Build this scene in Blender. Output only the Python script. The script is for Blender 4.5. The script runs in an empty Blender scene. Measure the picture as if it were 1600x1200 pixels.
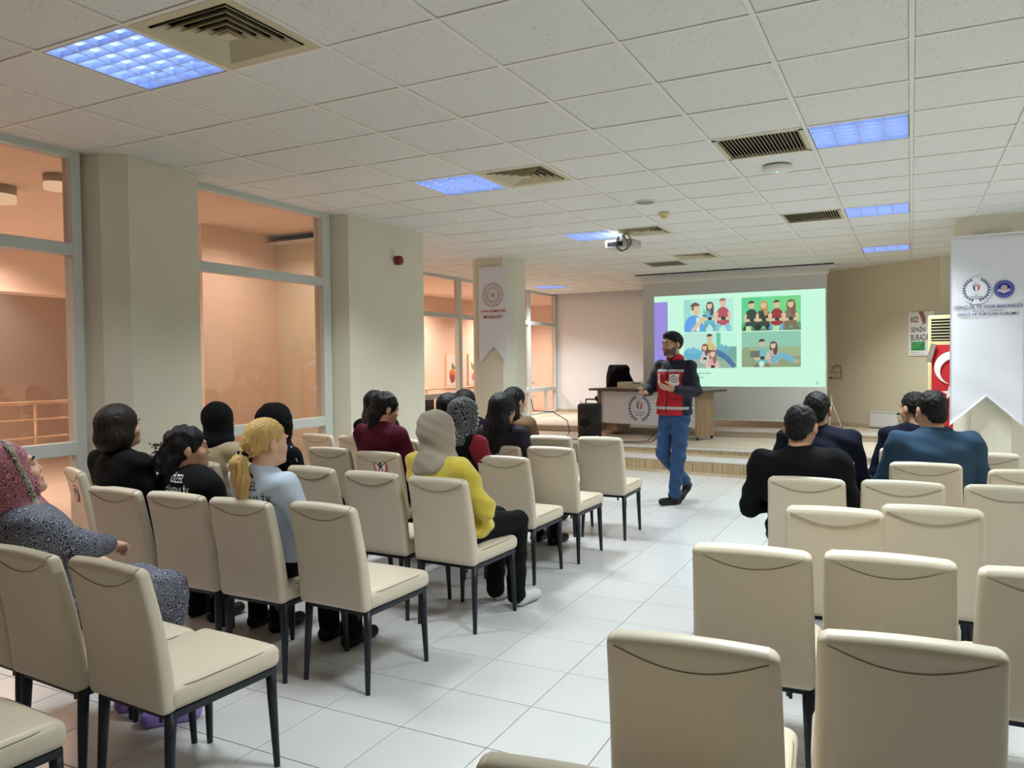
import bpy, bmesh, math, random
import numpy as np
from mathutils import Vector, Matrix
from mathutils.bvhtree import BVHTree

random.seed(7)
rng = np.random.default_rng(7)
scene = bpy.context.scene
COL = scene.collection

# ------------------------------------------------------------------ camera
CAM_H = 1.487            # lens height above the floor
CEIL = CAM_H + 1.457     # ceiling height
YAW, PITCH, ROLL, FPX = -0.4748, -0.0284, -0.0106, 1212.3
cy_, sy_, cp_, sp_ = math.cos(YAW), math.sin(YAW), math.cos(PITCH), math.sin(PITCH)
fwd = Vector((sy_ * cp_, cy_ * cp_, sp_))
rgt = Vector((cy_, -sy_, 0))
up = rgt.cross(fwd)
r2 = rgt * math.cos(ROLL) + up * math.sin(ROLL)
u2 = up * math.cos(ROLL) - rgt * math.sin(ROLL)
cam_d = bpy.data.cameras.new('camera')
cam_d.sensor_width = 36.0
cam_d.lens = 36.0 * FPX / 1600.0
cam_d.clip_start = 0.02
cam_d.clip_end = 200
cam = bpy.data.objects.new('camera', cam_d)
COL.objects.link(cam)
cam.matrix_world = Matrix(((r2.x, u2.x, -fwd.x, 0), (r2.y, u2.y, -fwd.y, 0), (r2.z, u2.z, -fwd.z, CAM_H), (0, 0, 0, 1)))
scene.camera = cam

# ------------------------------------------------------------------ world, exposure
world = bpy.data.worlds.new('world')
scene.world = world
world.use_nodes = True
world.node_tree.nodes['Background'].inputs[0].default_value = (0.75, 0.85, 1, 1)
world.node_tree.nodes['Background'].inputs[1].default_value = 0.02
scene.view_settings.view_transform = 'Standard'
scene.view_settings.look = 'None'
scene.view_settings.exposure = 0.0
scene.view_settings.gamma = 1.0
scene.view_settings.use_curve_mapping = False
scene.cycles.max_bounces = 6
scene.cycles.diffuse_bounces = 4
scene.cycles.glossy_bounces = 2
scene.cycles.transparent_max_bounces = 12
scene.cycles.use_adaptive_sampling = True
scene.cycles.adaptive_threshold = 0.02
LAMP_W = 22.0            # each ceiling panel lamp of the hall
LAMP_COLOR = (0.87, 0.97, 1.0)
LOBBY_W = 170.0           # base power of the fill lights added in the lobby
LOBBY_COLOR = (1.0, 0.92, 0.84)

# ------------------------------------------------------------------ helpers
def lin(c):
    out = []
    for v in c[:3]:
        v = v / 255.0
        out.append(v / 12.92 if v <= 0.04045 else ((v + 0.055) / 1.055) ** 2.4)
    return tuple(out)

MATS = {}
def mat(name, rgb, rough=0.6, metal=0.0, var=0.06, scale=12.0, bump=0.0, bscale=60.0, spec=0.5, coat=0.0, objvar=0.0, sheen=0.0, stretch=None):
    """procedural principled material: noise varied colour, optional bump"""
    if name in MATS: return MATS[name]
    m = bpy.data.materials.new(name); m.use_nodes = True
    nt = m.node_tree; N = nt.nodes; L = nt.links
    b = N['Principled BSDF']
    c = lin(rgb)
    tc = N.new('ShaderNodeTexCoord')
    src = tc.outputs['Object']
    if stretch:
        mp = N.new('ShaderNodeMapping'); mp.inputs['Scale'].default_value = stretch
        L.new(src, mp.inputs[0]); src = mp.outputs[0]
    nz = N.new('ShaderNodeTexNoise'); nz.inputs['Scale'].default_value = scale; nz.inputs['Detail'].default_value = 4
    L.new(src, nz.inputs['Vector'])
    mx = N.new('ShaderNodeMix'); mx.data_type = 'RGBA'
    mx.inputs[6].default_value = tuple(max(0, v * (1 - var)) for v in c) + (1,)
    mx.inputs[7].default_value = tuple(min(1, v * (1 + var)) for v in c) + (1,)
    L.new(nz.outputs[0], mx.inputs[0])
    col = mx.outputs[2]
    if objvar:
        oi = N.new('ShaderNodeObjectInfo')
        hs = N.new('ShaderNodeHueSaturation')
        mr = N.new('ShaderNodeMapRange'); mr.inputs[3].default_value = 1 - objvar; mr.inputs[4].default_value = 1 + objvar
        L.new(oi.outputs['Random'], mr.inputs[0]); L.new(mr.outputs[0], hs.inputs['Value']); L.new(col, hs.inputs['Color'])
        col = hs.outputs[0]
    L.new(col, b.inputs['Base Color'])
    b.inputs['Roughness'].default_value = rough
    b.inputs['Metallic'].default_value = metal
    b.inputs['Specular IOR Level'].default_value = spec
    b.inputs['Coat Weight'].default_value = coat
    if sheen: b.inputs['Sheen Weight'].default_value = sheen
    if bump:
        n2 = N.new('ShaderNodeTexNoise'); n2.inputs['Scale'].default_value = bscale; n2.inputs['Detail'].default_value = 3
        L.new(src, n2.inputs['Vector'])
        bp = N.new('ShaderNodeBump'); bp.inputs['Strength'].default_value = bump; bp.inputs['Distance'].default_value = 0.01
        L.new(n2.outputs[0], bp.inputs['Height']); L.new(bp.outputs[0], b.inputs['Normal'])
    MATS[name] = m
    return m

def emat(name, rgb, strength=1.0, rough=0.8):
    """material of something that gives off light"""
    if name in MATS: return MATS[name]
    m = bpy.data.materials.new(name); m.use_nodes = True
    nt = m.node_tree; N = nt.nodes
    for n in list(N):
        if n.type == 'BSDF_PRINCIPLED': N.remove(n)
    e = N.new('ShaderNodeEmission'); e.inputs[0].default_value = lin(rgb) + (1,); e.inputs[1].default_value = strength
    nt.links.new(e.outputs[0], [n for n in N if n.type == 'OUTPUT_MATERIAL'][0].inputs[0])
    MATS[name] = m
    return m

def vmat(name, attr='col', rough=0.7, emit=0.0, spec=0.4, noise=0.0):
    """material coloured by a colour attribute (printed pictures, skin)"""
    if name in MATS: return MATS[name]
    m = bpy.data.materials.new(name); m.use_nodes = True
    nt = m.node_tree; N = nt.nodes; L = nt.links
    a = N.new('ShaderNodeAttribute'); a.attribute_name = attr
    b = N['Principled BSDF']
    if emit:
        N.remove(b); e = N.new('ShaderNodeEmission'); e.inputs[1].default_value = emit
        L.new(a.outputs[0], e.inputs[0]); L.new(e.outputs[0], N['Material Output'].inputs[0])
    else:
        L.new(a.outputs[0], b.inputs['Base Color']); b.inputs['Roughness'].default_value = rough
        b.inputs['Specular IOR Level'].default_value = spec
    MATS[name] = m
    return m

class MB:
    """collects shapes into one mesh"""
    def __init__(s): s.v = []; s.f = []; s.c = []
    def add(s, vs, fs, col=None, M=None):
        o = len(s.v)
        if M is not None: vs = [tuple(M @ Vector(v)) for v in vs]
        s.v += [tuple(v) for v in vs]; s.f += [tuple(i + o for i in f) for f in fs]
        s.c += [col] * len(fs)
        return s
    def box(s, x0, x1, y0, y1, z0, z1, col=None, M=None):
        vs = [(x0, y0, z0), (x1, y0, z0), (x1, y1, z0), (x0, y1, z0), (x0, y0, z1), (x1, y0, z1), (x1, y1, z1), (x0, y1, z1)]
        return s.add(vs, [(0, 3, 2, 1), (4, 5, 6, 7), (0, 1, 5, 4), (1, 2, 6, 5), (2, 3, 7, 6), (3, 0, 4, 7)], col, M)
    def bbox(s, x0, x1, y0, y1, z0, z1, b=0.005, M=None):
        """box with chamfered edges"""
        h = ((x1 - x0) / 2, (y1 - y0) / 2, (z1 - z0) / 2); c = ((x0 + x1) / 2, (y0 + y1) / 2, (z0 + z1) / 2)
        v, f = rbox(h[0], h[1], h[2], min(b, min(h) * 0.95), 1, 1, 1, 1)
        return s.add([(p[0] + c[0], p[1] + c[1], p[2] + c[2]) for p in v], f, None, M)
    def tube(s, pts, r, n=8, cap=True, col=None):
        pts = [Vector(p) for p in pts]; k = len(pts)
        rr = r if isinstance(r, (list, tuple)) else [r] * k
        vs = []; prev = None
        for i, p in enumerate(pts):
            t = (pts[min(i + 1, k - 1)] - pts[max(i - 1, 0)]).normalized()
            if prev is None:
                a = Vector((0, 0, 1)) if abs(t.z) < 0.9 else Vector((1, 0, 0))
                nrm = t.cross(a).normalized()
            else:
                nrm = (prev - t * prev.dot(t)).normalized()
            prev = nrm; bn = t.cross(nrm)
            for j in range(n):
                th = 2 * math.pi * j / n
                vs.append(p + (nrm * math.cos(th) + bn * math.sin(th)) * rr[i])
        fs = []
        for i in range(k - 1):
            for j in range(n):
                fs.append((i * n + j, i * n + (j + 1) % n, (i + 1) * n + (j + 1) % n, (i + 1) * n + j))
        if cap:
            fs.append(tuple(reversed(range(n)))); fs.append(tuple(range((k - 1) * n, k * n)))
        return s.add(vs, fs, col)
    def lathe(s, prof, n=20, c=(0, 0, 0), axis='z', col=None):
        vs = []; fs = []
        for (r, h) in prof:
            for j in range(n):
                th = 2 * math.pi * j / n
                p = (r * math.cos(th), r * math.sin(th), h)
                if axis == 'x': p = (p[2], p[0], p[1])
                if axis == 'y': p = (p[0], p[2], p[1])
                vs.append((p[0] + c[0], p[1] + c[1], p[2] + c[2]))
        for i in range(len(prof) - 1):
            for j in range(n):
                fs.append((i * n + j, i * n + (j + 1) % n, (i + 1) * n + (j + 1) % n, (i + 1) * n + j))
        fs.append(tuple(reversed(range(n)))); fs.append(tuple(range((len(prof) - 1) * n, len(prof) * n)))
        return s.add(vs, fs, col)
    def prism(s, poly, z0, z1, col=None, M=None):
        """polygon in xy extruded along z"""
        n = len(poly)
        vs = [(p[0], p[1], z0) for p in poly] + [(p[0], p[1], z1) for p in poly]
        fs = [tuple(reversed(range(n))), tuple(range(n, 2 * n))] + [(i, (i + 1) % n, n + (i + 1) % n, n + i) for i in range(n)]
        return s.add(vs, fs, col, M)
    def mesh(s, name):
        me = bpy.data.meshes.new(name); me.from_pydata(s.v, [], s.f); me.update()
        if any(c is not None for c in s.c):
            at = me.color_attributes.new('col', 'FLOAT_COLOR', 'CORNER')
            vals = []
            for p, c in zip(me.polygons, s.c):
                vals += list((lin(c) if c is not None else (0.5, 0.5, 0.5)) + (1.0,)) * p.loop_total
            at.data.foreach_set('color', vals)
        return me
    def obj(s, name, m, parent=None, smooth=False, **kw):
        return link(name, s.mesh(name), m, parent, smooth, **kw)

def rbox(hx, hy, hz, r, nx=4, ny=4, nz=4, nr=2):
    """rounded box: returns verts, faces"""
    def ticks(h, n):
        t = [-h + r * (1 - math.cos(math.pi / 2 * i / nr)) * 1.0 for i in range(nr)]
        t = [-h + r * i / nr for i in range(nr)]
        inner = [-(h - r) + 2 * (h - r) * i / n for i in range(n + 1)]
        return t + inner + [-v for v in reversed(t)]
    X, Y, Z = ticks(hx, nx), ticks(hy, ny), ticks(hz, nz)
    idx = {}; vs = []; fs = []
    def vid(i, j, k):
        key = (i, j, k)
        if key not in idx:
            p = Vector((X[i], Y[j], Z[k]))
            q = Vector((max(-hx + r, min(hx - r, p.x)), max(-hy + r, min(hy - r, p.y)), max(-hz + r, min(hz - r, p.z))))
            d = p - q
            if d.length > 1e-9:
                p = q + d.normalized() * r
            idx[key] = len(vs); vs.append(tuple(p))
        return idx[key]
    a, b, c = len(X) - 1, len(Y) - 1, len(Z) - 1
    for i in range(a):
        for j in range(b):
            fs.append((vid(i, j, 0), vid(i, j + 1, 0), vid(i + 1, j + 1, 0), vid(i + 1, j, 0)))
            fs.append((vid(i, j, c), vid(i + 1, j, c), vid(i + 1, j + 1, c), vid(i, j + 1, c)))
    for i in range(a):
        for k in range(c):
            fs.append((vid(i, 0, k), vid(i + 1, 0, k), vid(i + 1, 0, k + 1), vid(i, 0, k + 1)))
            fs.append((vid(i, b, k), vid(i, b, k + 1), vid(i + 1, b, k + 1), vid(i + 1, b, k)))
    for j in range(b):
        for k in range(c):
            fs.append((vid(0, j, k), vid(0, j, k + 1), vid(0, j + 1, k + 1), vid(0, j + 1, k)))
            fs.append((vid(a, j, k), vid(a, j + 1, k), vid(a, j + 1, k + 1), vid(a, j, k + 1)))
    return vs, fs

def link(name, me, m, parent=None, smooth=False, loc=None, rot=None, **kw):
    o = bpy.data.objects.new(name, me)
    COL.objects.link(o)
    if me is not None and m is not None and len(me.materials) == 0: me.materials.append(m)
    if smooth and me is not None:
        me.polygons.foreach_set('use_smooth', [True] * len(me.polygons))
    if parent is not None: o.parent = parent
    if loc is not None: o.location = loc
    if rot is not None: o.rotation_euler = rot
    for k, v in kw.items(): o[k] = v
    return o

def thing(name, label, cat, loc=(0, 0, 0), rz=0.0, group=None):
    o = bpy.data.objects.new(name, None); COL.objects.link(o)
    o.empty_display_size = 0.1
    o.location = loc; o.rotation_euler = (0, 0, rz)
    o['label'] = label; o['category'] = cat
    if group: o['group'] = group
    return o

def tag(o, label, cat, group=None):
    o['label'] = label; o['category'] = cat
    if group: o['group'] = group
    return o

def struct(o, label=None):
    o['kind'] = 'structure'
    if label: o['label'] = label
    return o

def copy_tree(o, parent=None):
    c = o.copy(); COL.objects.link(c); c.parent = parent
    for ch in list(o.children): copy_tree(ch, c)
    return c

_txt = {}
def text_mesh(s, size, extrude=0.0015, align='CENTER', bold=0.0):
    cu = bpy.data.curves.new('lettering', 'FONT')
    cu.body = s; cu.size = size; cu.extrude = extrude; cu.align_x = align; cu.align_y = 'CENTER'
    cu.offset = bold; cu.resolution_u = 3
    o = bpy.data.objects.new('lettering', cu); COL.objects.link(o)
    dg = bpy.context.evaluated_depsgraph_get(); dg.update()
    me = bpy.data.meshes.new_from_object(o.evaluated_get(dg))
    bpy.data.objects.remove(o); bpy.data.curves.remove(cu)
    me.materials.clear()
    return me

def fit_text(s, width, height, extrude=0.0015, bold=0.0):
    me = text_mesh(s, 1.0, extrude, bold=bold)
    n = len(me.vertices); a = np.zeros(n * 3); me.vertices.foreach_get('co', a); a = a.reshape(-1, 3)
    lo = a.min(0); hi = a.max(0)
    a[:, 0] = (a[:, 0] - (lo[0] + hi[0]) / 2) * width / (hi[0] - lo[0])
    a[:, 1] = (a[:, 1] - (lo[1] + hi[1]) / 2) * height / (hi[1] - lo[1])
    me.vertices.foreach_set('co', a.ravel()); me.update()
    return me
UPRIGHT = (math.pi / 2, 0, 0)     # text lying in xy -> standing, readable from -y
# ================================================================== SETTING
m_wall = mat('cream_wall_paint', (222, 216, 196), 0.75, var=0.03, scale=3, bump=0.05, bscale=180)
m_white_wall = mat('white_wall_paint', (234, 234, 236), 0.75, var=0.02, scale=3, bump=0.05, bscale=180)
m_tan_wall = mat('tan_wall_paint', (206, 197, 170), 0.75, var=0.05, scale=1.5, bump=0.05, bscale=180)
m_frame = mat('white_window_frame', (205, 210, 205), 0.45, var=0.02)
m_ctile = mat('ceiling_tile_board', (228, 228, 224), 0.9, var=0.02, scale=6, objvar=0.012)
m_tbar = mat('white_grid_bar', (232, 230, 222), 0.4, var=0.01)
m_ftile = mat('floor_tile_glaze', (202, 201, 200), 0.22, var=0.03, scale=4, objvar=0.02, spec=0.5)
m_grout = mat('grey_grout', (120, 118, 114), 0.85, var=0.1, scale=30)
m_peach = mat('peach_lobby_wall', (232, 211, 196), 0.8, var=0.03, scale=2)
m_lob_floor = mat('lobby_floor', (190, 175, 160), 0.35, var=0.05)
m_black = mat('black_plastic', (22, 22, 25), 0.45)
m_darkmetal = mat('dark_slot', (30, 28, 24), 0.8)

# speckles on the ceiling tiles
def speckle(m):
    nt = m.node_tree; N = nt.nodes; L = nt.links
    b = N['Principled BSDF']
    old = b.inputs['Base Color'].links[0].from_socket
    geo = N.new('ShaderNodeNewGeometry')
    nz = N.new('ShaderNodeTexNoise'); nz.inputs['Scale'].default_value = 85; nz.inputs['Detail'].default_value = 2
    L.new(geo.outputs['Position'], nz.inputs['Vector'])
    rp = N.new('ShaderNodeValToRGB'); rp.color_ramp.elements[0].position = 0.30; rp.color_ramp.elements[0].color = (0.68, 0.66, 0.63, 1)
    rp.color_ramp.elements[1].position = 0.36; rp.color_ramp.elements[1].color = (1, 1, 1, 1)
    L.new(nz.outputs[0], rp.inputs[0])
    mm = N.new('ShaderNodeMix'); mm.data_type = 'RGBA'; mm.blend_type = 'MULTIPLY'; mm.inputs[0].default_value = 1
    L.new(old, mm.inputs[6]); L.new(rp.outputs[0], mm.inputs[7]); L.new(mm.outputs[2], b.inputs['Base Color'])
speckle(m_ctile)

def wood(name, c1, c2, scale=(3, 40, 40), rough=0.45, planks=None, axis=0):
    """laminate wood grain, optionally laid as planks too thin to build"""
    if name in MATS: return MATS[name]
    m = bpy.data.materials.new(name); m.use_nodes = True
    nt = m.node_tree; N = nt.nodes; L = nt.links; b = N['Principled BSDF']
    tc = N.new('ShaderNodeTexCoord'); mp = N.new('ShaderNodeMapping'); mp.inputs['Scale'].default_value = scale
    oi = N.new('ShaderNodeObjectInfo'); va = N.new('ShaderNodeVectorMath'); va.operation = 'ADD'
    L.new(tc.outputs['Object'], va.inputs[0])
    sc = N.new('ShaderNodeMath'); sc.operation = 'MULTIPLY'; sc.inputs[1].default_value = 37.0
    L.new(oi.outputs['Random'], sc.inputs[0]); L.new(sc.outputs[0], va.inputs[1])
    L.new(va.outputs[0], mp.inputs[0])
    nz = N.new('ShaderNodeTexNoise'); nz.inputs['Scale'].default_value = 1; nz.inputs['Detail'].default_value = 6; nz.inputs['Distortion'].default_value = 0.6
    L.new(mp.outputs[0], nz.inputs['Vector'])
    rp = N.new('ShaderNodeValToRGB')
    rp.color_ramp.elements[0].position = 0.3; rp.color_ramp.elements[0].color = lin(c1) + (1,)
    rp.color_ramp.elements[1].position = 0.7; rp.color_ramp.elements[1].color = lin(c2) + (1,)
    L.new(nz.outputs[0], rp.inputs[0]); col = rp.outputs[0]
    if planks:
        br = N.new('ShaderNodeTexBrick')
        br.inputs['Color1'].default_value = (1, 1, 1, 1); br.inputs['Color2'].default_value = (0.86, 0.85, 0.84, 1); br.inputs['Mortar'].default_value = (0.55, 0.5, 0.45, 1)
        br.inputs['Scale'].default_value = 1; br.inputs['Mortar Size'].default_value = 0.003
        br.inputs['Brick Width'].default_value = planks[0]; br.inputs['Row Height'].default_value = planks[1]
        L.new(tc.outputs['Object'], br.inputs['Vector'])
        mm = N.new('ShaderNodeMix'); mm.data_type = 'RGBA'; mm.blend_type = 'MULTIPLY'; mm.inputs[0].default_value = 1
        L.new(col, mm.inputs[6]); L.new(br.outputs[0], mm.inputs[7]); col = mm.outputs[2]
    L.new(col, b.inputs['Base Color']); b.inputs['Roughness'].default_value = rough
    MATS[name] = m
    return m
m_stage = wood('stage_laminate', (196, 176, 152), (222, 207, 188), (1.2, 14, 14), 0.4, planks=(1.25, 0.19))
m_riser = wood('riser_laminate', (158, 135, 98), (190, 168, 130), (60, 8, 2.5), 0.5)
m_trimwood = wood('wood_trim', (186, 165, 132), (208, 190, 160), (2, 40, 40), 0.45)
m_desktop = wood('desk_walnut', (72, 52, 40), (98, 74, 58), (3, 40, 40), 0.4)
m_deskleg = wood('desk_oak', (140, 116, 86), (172, 148, 116), (40, 40, 2), 0.5)
m_alu = mat('pale_nosing', (205, 203, 198), 0.4, var=0.03)

# glass: clear pane, fresnel mirror over see-through
def glass(name, tint):
    m = bpy.data.materials.new(name); m.use_nodes = True
    nt = m.node_tree; N = nt.nodes; L = nt.links
    N.remove(N['Principled BSDF'])
    t = N.new('ShaderNodeBsdfTransparent'); t.inputs[0].default_value = lin(tint) + (1,)
    g = N.new('ShaderNodeBsdfGlossy'); g.inputs['Roughness'].default_value = 0.01; g.inputs[0].default_value = (1, 1, 1, 1)
    lw = N.new('ShaderNodeLayerWeight'); lw.inputs[0].default_value = 0.5
    fr = N.new('ShaderNodeMath'); fr.operation = 'POWER'; fr.inputs[1].default_value = 5.0; L.new(lw.outputs['Facing'], fr.inputs[0])
    ml = N.new('ShaderNodeMath'); ml.operation = 'MULTIPLY_ADD'; ml.inputs[1].default_value = 0.9; ml.inputs[2].default_value = 0.045; ml.use_clamp = True
    mx = N.new('ShaderNodeMixShader')
    L.new(fr.outputs[0], ml.inputs[0]); L.new(ml.outputs[0], mx.inputs[0]); L.new(t.outputs[0], mx.inputs[1]); L.new(g.outputs[0], mx.inputs[2])
    L.new(mx.outputs[0], N['Material Output'].inputs[0])
    MATS[name] = m
    return m
m_glass = glass('window_glass', (236, 226, 220))

XR = 3.2; YB = -2.4      # right and rear ends of the hall (outside the frame)
# ---- floor: bed of grout with separate tiles
FX0, FY0, FT = -1.4821 * 1.2489, 2.3812 * 1.2489, 0.3203 * 1.2489
fl = struct(MB().box(-5.16, XR, YB, 7.3, -0.06, -0.006).box(-7.1, XR, 7.3, 15.9, -0.06, -0.006).obj('floor', m_grout))
tv, tf = rbox(FT / 2 - 0.002, FT / 2 - 0.002, 0.005, 0.0015, 1, 1, 1, 1)
tile_me = bpy.data.meshes.new('floor_tile'); tile_me.from_pydata(tv, [], tf); tile_me.materials.append(m_ftile)
cells = []
for i in range(-16, 13):
    for j in range(-14, 30):
        x = FX0 + FT * (i + 0.5); y = FY0 + FT * (j + 0.5)
        if x < -7.1 or x > XR - 0.15 or y < YB + 0.15 or y > 10.6: continue
        if x < -5.2 and y < 7.3: continue
        P = Vector((x, y, -CAM_H)); zc = P.dot(fwd)
        vis = zc > 0.8 and abs(P.dot(r2) / zc) < 0.72 and abs(P.dot(u2) / zc) < 0.56
        cells.append((0 if vis else 1, math.hypot(x, y), x, y))
cells.sort()
rest = MB()
for n, (v, d, x, y) in enumerate(cells):
    if n < 300 and v == 0:
        link('floor_tile', tile_me, None, fl, loc=(x, y, -0.005))
    else:
        rest.add([(p[0] + x, p[1] + y, p[2] - 0.005) for p in tv], tf)
rest.obj('more_floor_tiles', m_ftile, fl, kind='stuff')

# ---- ceiling: slab, grid bars, tiles
CX0, CY0, CT = -3.0006, 2.2337, 0.6
ce = struct(MB().box(-5.15, XR, YB, 7.3, CEIL + 0.10, CEIL + 0.16).box(-7.1, XR, 7.3, 15.9, CEIL + 0.10, CEIL + 0.16).obj('ceiling', m_darkmetal))
LIGHTS = [(-1, 0), (-1, 5), (-1, 10), (-6, 19), (4, 5), (4, 10), (4, 15), (4, 0), (9, 3), (9, 8)]  # last two: unseen lamps beyond the right row, added for lighting
DIFF = [(0, 0), (0, 5), (0, 10), (0, 14)]
RETURN = [(3, 5), (3, 10), (-1, 15)]
special = set(LIGHTS + DIFF + RETURN)
def wall_right_line(x): return 14.03 - (x + 1.2) * 1.28 / 1.7
ctv, ctf = rbox(CT / 2 - 0.013, CT / 2 - 0.013, 0.008, 0.003, 1, 1, 1, 1)
ct_me = bpy.data.meshes.new('ceiling_tile'); ct_me.from_pydata(ctv, [], ctf); ct_me.materials.append(m_ctile)
ccells = []
SCREEN_Y = 12.95
for i in range(-7, 11):
    for j in range(-8, 23):
        x = CX0 + CT * (i + 0.5); y = CY0 + CT * (j + 0.5)
        if x < -6.6 or x > XR or y < YB or y > 15.6: continue
        if x < -5.0 and y < 7.2: continue
        if (i, j) in special: continue
        P = Vector((x, y, CEIL - CAM_H)); zc = P.dot(fwd)
        vis = zc > 0.8 and abs(P.dot(r2) / zc) < 0.78 and abs(P.dot(u2) / zc) < 0.62
        ccells.append((0 if vis else 1, math.hypot(x, y), x, y))
ccells.sort()
rest = MB()
for n, (v, d, x, y) in enumerate(ccells):
    if v == 0 and n < 300:
        link('ceiling_tile', ct_me, None, ce, loc=(x, y, CEIL + 0.010 + random.uniform(0, 0.002)))
    else:
        rest.add([(p[0] + x, p[1] + y, p[2] + CEIL + 0.010) for p in ctv], ctf)
for j in range(-8, 23):        # cut tiles along the glass
    y = CY0 + CT * (j + 0.5)
    if YB < y < 7.2: rest.box(-5.07, -4.815, y - 0.287, y + 0.287, CEIL + 0.002, CEIL + 0.018)
    elif 7.2 < y < 15.6: rest.box(-7.0, -6.613, y - 0.287, y + 0.287, CEIL + 0.002, CEIL + 0.018)
rest.obj('more_ceiling_tiles', m_ctile, ce, kind='stuff')
for i in range(-6, 11):
    x = CX0 + CT * i
    if x > XR: continue
    y0 = YB if x > -5.05 else 7.35
    MB().box(x - 0.012, x + 0.012, y0, 15.6, CEIL - 0.002, CEIL + 0.004).obj('grid_bar', m_tbar, ce)
for j in range(-7, 23):
    y = CY0 + CT * j
    if y < YB: continue
    x0 = -5.05 if y < 7.35 else -7.0
    MB().box(x0, XR, y - 0.012, y + 0.012, CEIL - 0.0015, CEIL + 0.004).obj('grid_bar', m_tbar, ce)

# ---- walls
def prism_wall(name, poly, z0, z1, m, **kw):
    return struct(MB().prism(poly, z0, z1).obj(name, m, **kw))
prism_wall('wall_rear', [(-5.3, YB - 0.15), (XR + 0.15, YB - 0.15), (XR + 0.15, YB), (-5.3, YB)], 0, CEIL + 0.1, m_wall)
prism_wall('wall_right', [(XR, YB), (XR + 0.15, YB), (XR + 0.15, 13), (XR, 13)], 0, CEIL + 0.1, m_wall)
prism_wall('wall_end_white', [(-7.05, 15.72), (-3.35, 15.72), (-3.35, 15.9), (-7.05, 15.9)], 0, CEIL + 0.1, m_white_wall)
prism_wall('wall_end_slanted', [(-3.45, 15.74), (0.37, 12.85), (0.5, 13.0), (-3.35, 15.92)], 0, CEIL + 0.1, m_tan_wall)
prism_wall('wall_end_right', [(0.37, 12.85), (XR, 12.85), (XR, 13.0), (0.45, 13.0)], 0, CEIL + 0.1, m_wall)

def column(name, poly):
    return prism_wall(name, poly, 0, CEIL + 0.05, m_wall)
column('wall_column_1', [(-5.25, 3.41), (-4.94, 3.47), (-4.82, 3.60), (-4.82, 4.19), (-5.25, 4.19)])
column('wall_column_2', [(-5.25, 5.96), (-5.1, 5.98), (-4.90, 6.06), (-4.90, 7.37), (-7.1, 7.37), (-7.1, 7.2), (-5.25, 7.2)])
column('wall_column_3', [(-5.50, 9.58), (-5.06, 9.58), (-4.93, 9.72), (-4.91, 10.0), (-5.03, 10.15), (-5.47, 10.15), (-5.6, 10.0), (-5.6, 9.7)])
column('wall_column_4', [(0.56, 9.36), (0.92, 9.38), (1.06, 9.52), (1.06, 9.9), (0.92, 10.05), (0.56, 10.05), (0.42, 9.9), (0.42, 9.58)])

# ---- glazed partitions: frames with transoms, panes
def window(name, X, y0, y1, muls=(), z0=0.0, zb=0.93, zt=2.285, top=2.90, fw=0.07, bars=()):
    w_ = bpy.data.objects.new(name, None); COL.objects.link(w_); w_['kind'] = 'structure'
    t = 0.045
    MB().bbox(X - t, X + t, y0, y1, top, CEIL + 0.02, 0.006).obj('head_rail', m_frame, w_)
    for (za, zz) in ((zb - 0.045, zb + 0.045), (zt - 0.04, zt + 0.04)):
        MB().bbox(X - t, X + t, y0, y1, za, zz, 0.006).obj('transom', m_frame, w_)
    MB().bbox(X - t, X + t, y0, y1, z0, z0 + 0.06, 0.006).obj('sill_rail', m_frame, w_)
    posts = [y0] + list(muls) + [y1]
    for k, y in enumerate(posts):
        a, b = (y, y + fw) if k == 0 else ((y - fw, y) if k == len(posts) - 1 else (y - 0.05, y + 0.05))
        MB().bbox(X - t - 0.004, X + t + 0.004, a, b, z0, CEIL, 0.006).obj('frame_post', m_frame, w_)
    for a, b in zip(posts[:-1], posts[1:]):
        for (p, q) in ((z0 + 0.05, zb - 0.04), (zb + 0.04, zt - 0.035), (zt + 0.035, top + 0.01)):
            MB().box(X - 0.004, X + 0.004, a + 0.04, b - 0.04, p, q).obj('pane', m_glass, w_)
    for y in bars:
        MB().bbox(X - 0.03, X + 0.03, y - 0.02, y + 0.02, z0, zb, 0.004).obj('lower_bar', m_frame, w_)
    return w_
window('window_1', -5.1, YB, 3.41, muls=(-0.5, 1.4))
window('window_2', -5.1, 4.19, 5.97, fw=0.11)
window('window_3', -7.0, 7.37, 13.2, muls=(9.5, 11.6))
window('window_4', -7.0, 13.2, 15.72, muls=(14.35,), bars=(15.2,), z0=0.36, zb=0.9)

# ---- stage with two levels and a wooden step
def ye(x): return 10.50 - 0.06 * (x + 2.5)
def y1_(x): return 10.02 - 0.10 * (x + 2.5)
ZS, ZS2, ZT = 0.285, 0.38, 0.185
stg = struct(MB().prism([(-7.0, ye(-7.0)), (XR, ye(XR)), (XR, 12.85), (-7.0, 12.85)], 0.0, ZS - 0.004).prism([(-6.98, 12.33), (0.3, 12.33), (0.3, 12.85), (-3.45, 15.70), (-6.98, 15.70)], ZS, ZS2).obj('floor_stage', m_stage))
MB().prism([(-7.0, ye(-7.0) - 0.02), (XR, ye(XR) - 0.02), (XR, ye(XR) + 0.05), (-7.0, ye(-7.0) + 0.05)], ZS - 0.02, ZS + 0.004).obj('nosing', m_alu, stg)
MB().box(-6.98, 0.3, 12.315, 12.35, ZS2 - 0.02, ZS2 + 0.004).obj('nosing', m_alu, stg)
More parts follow.
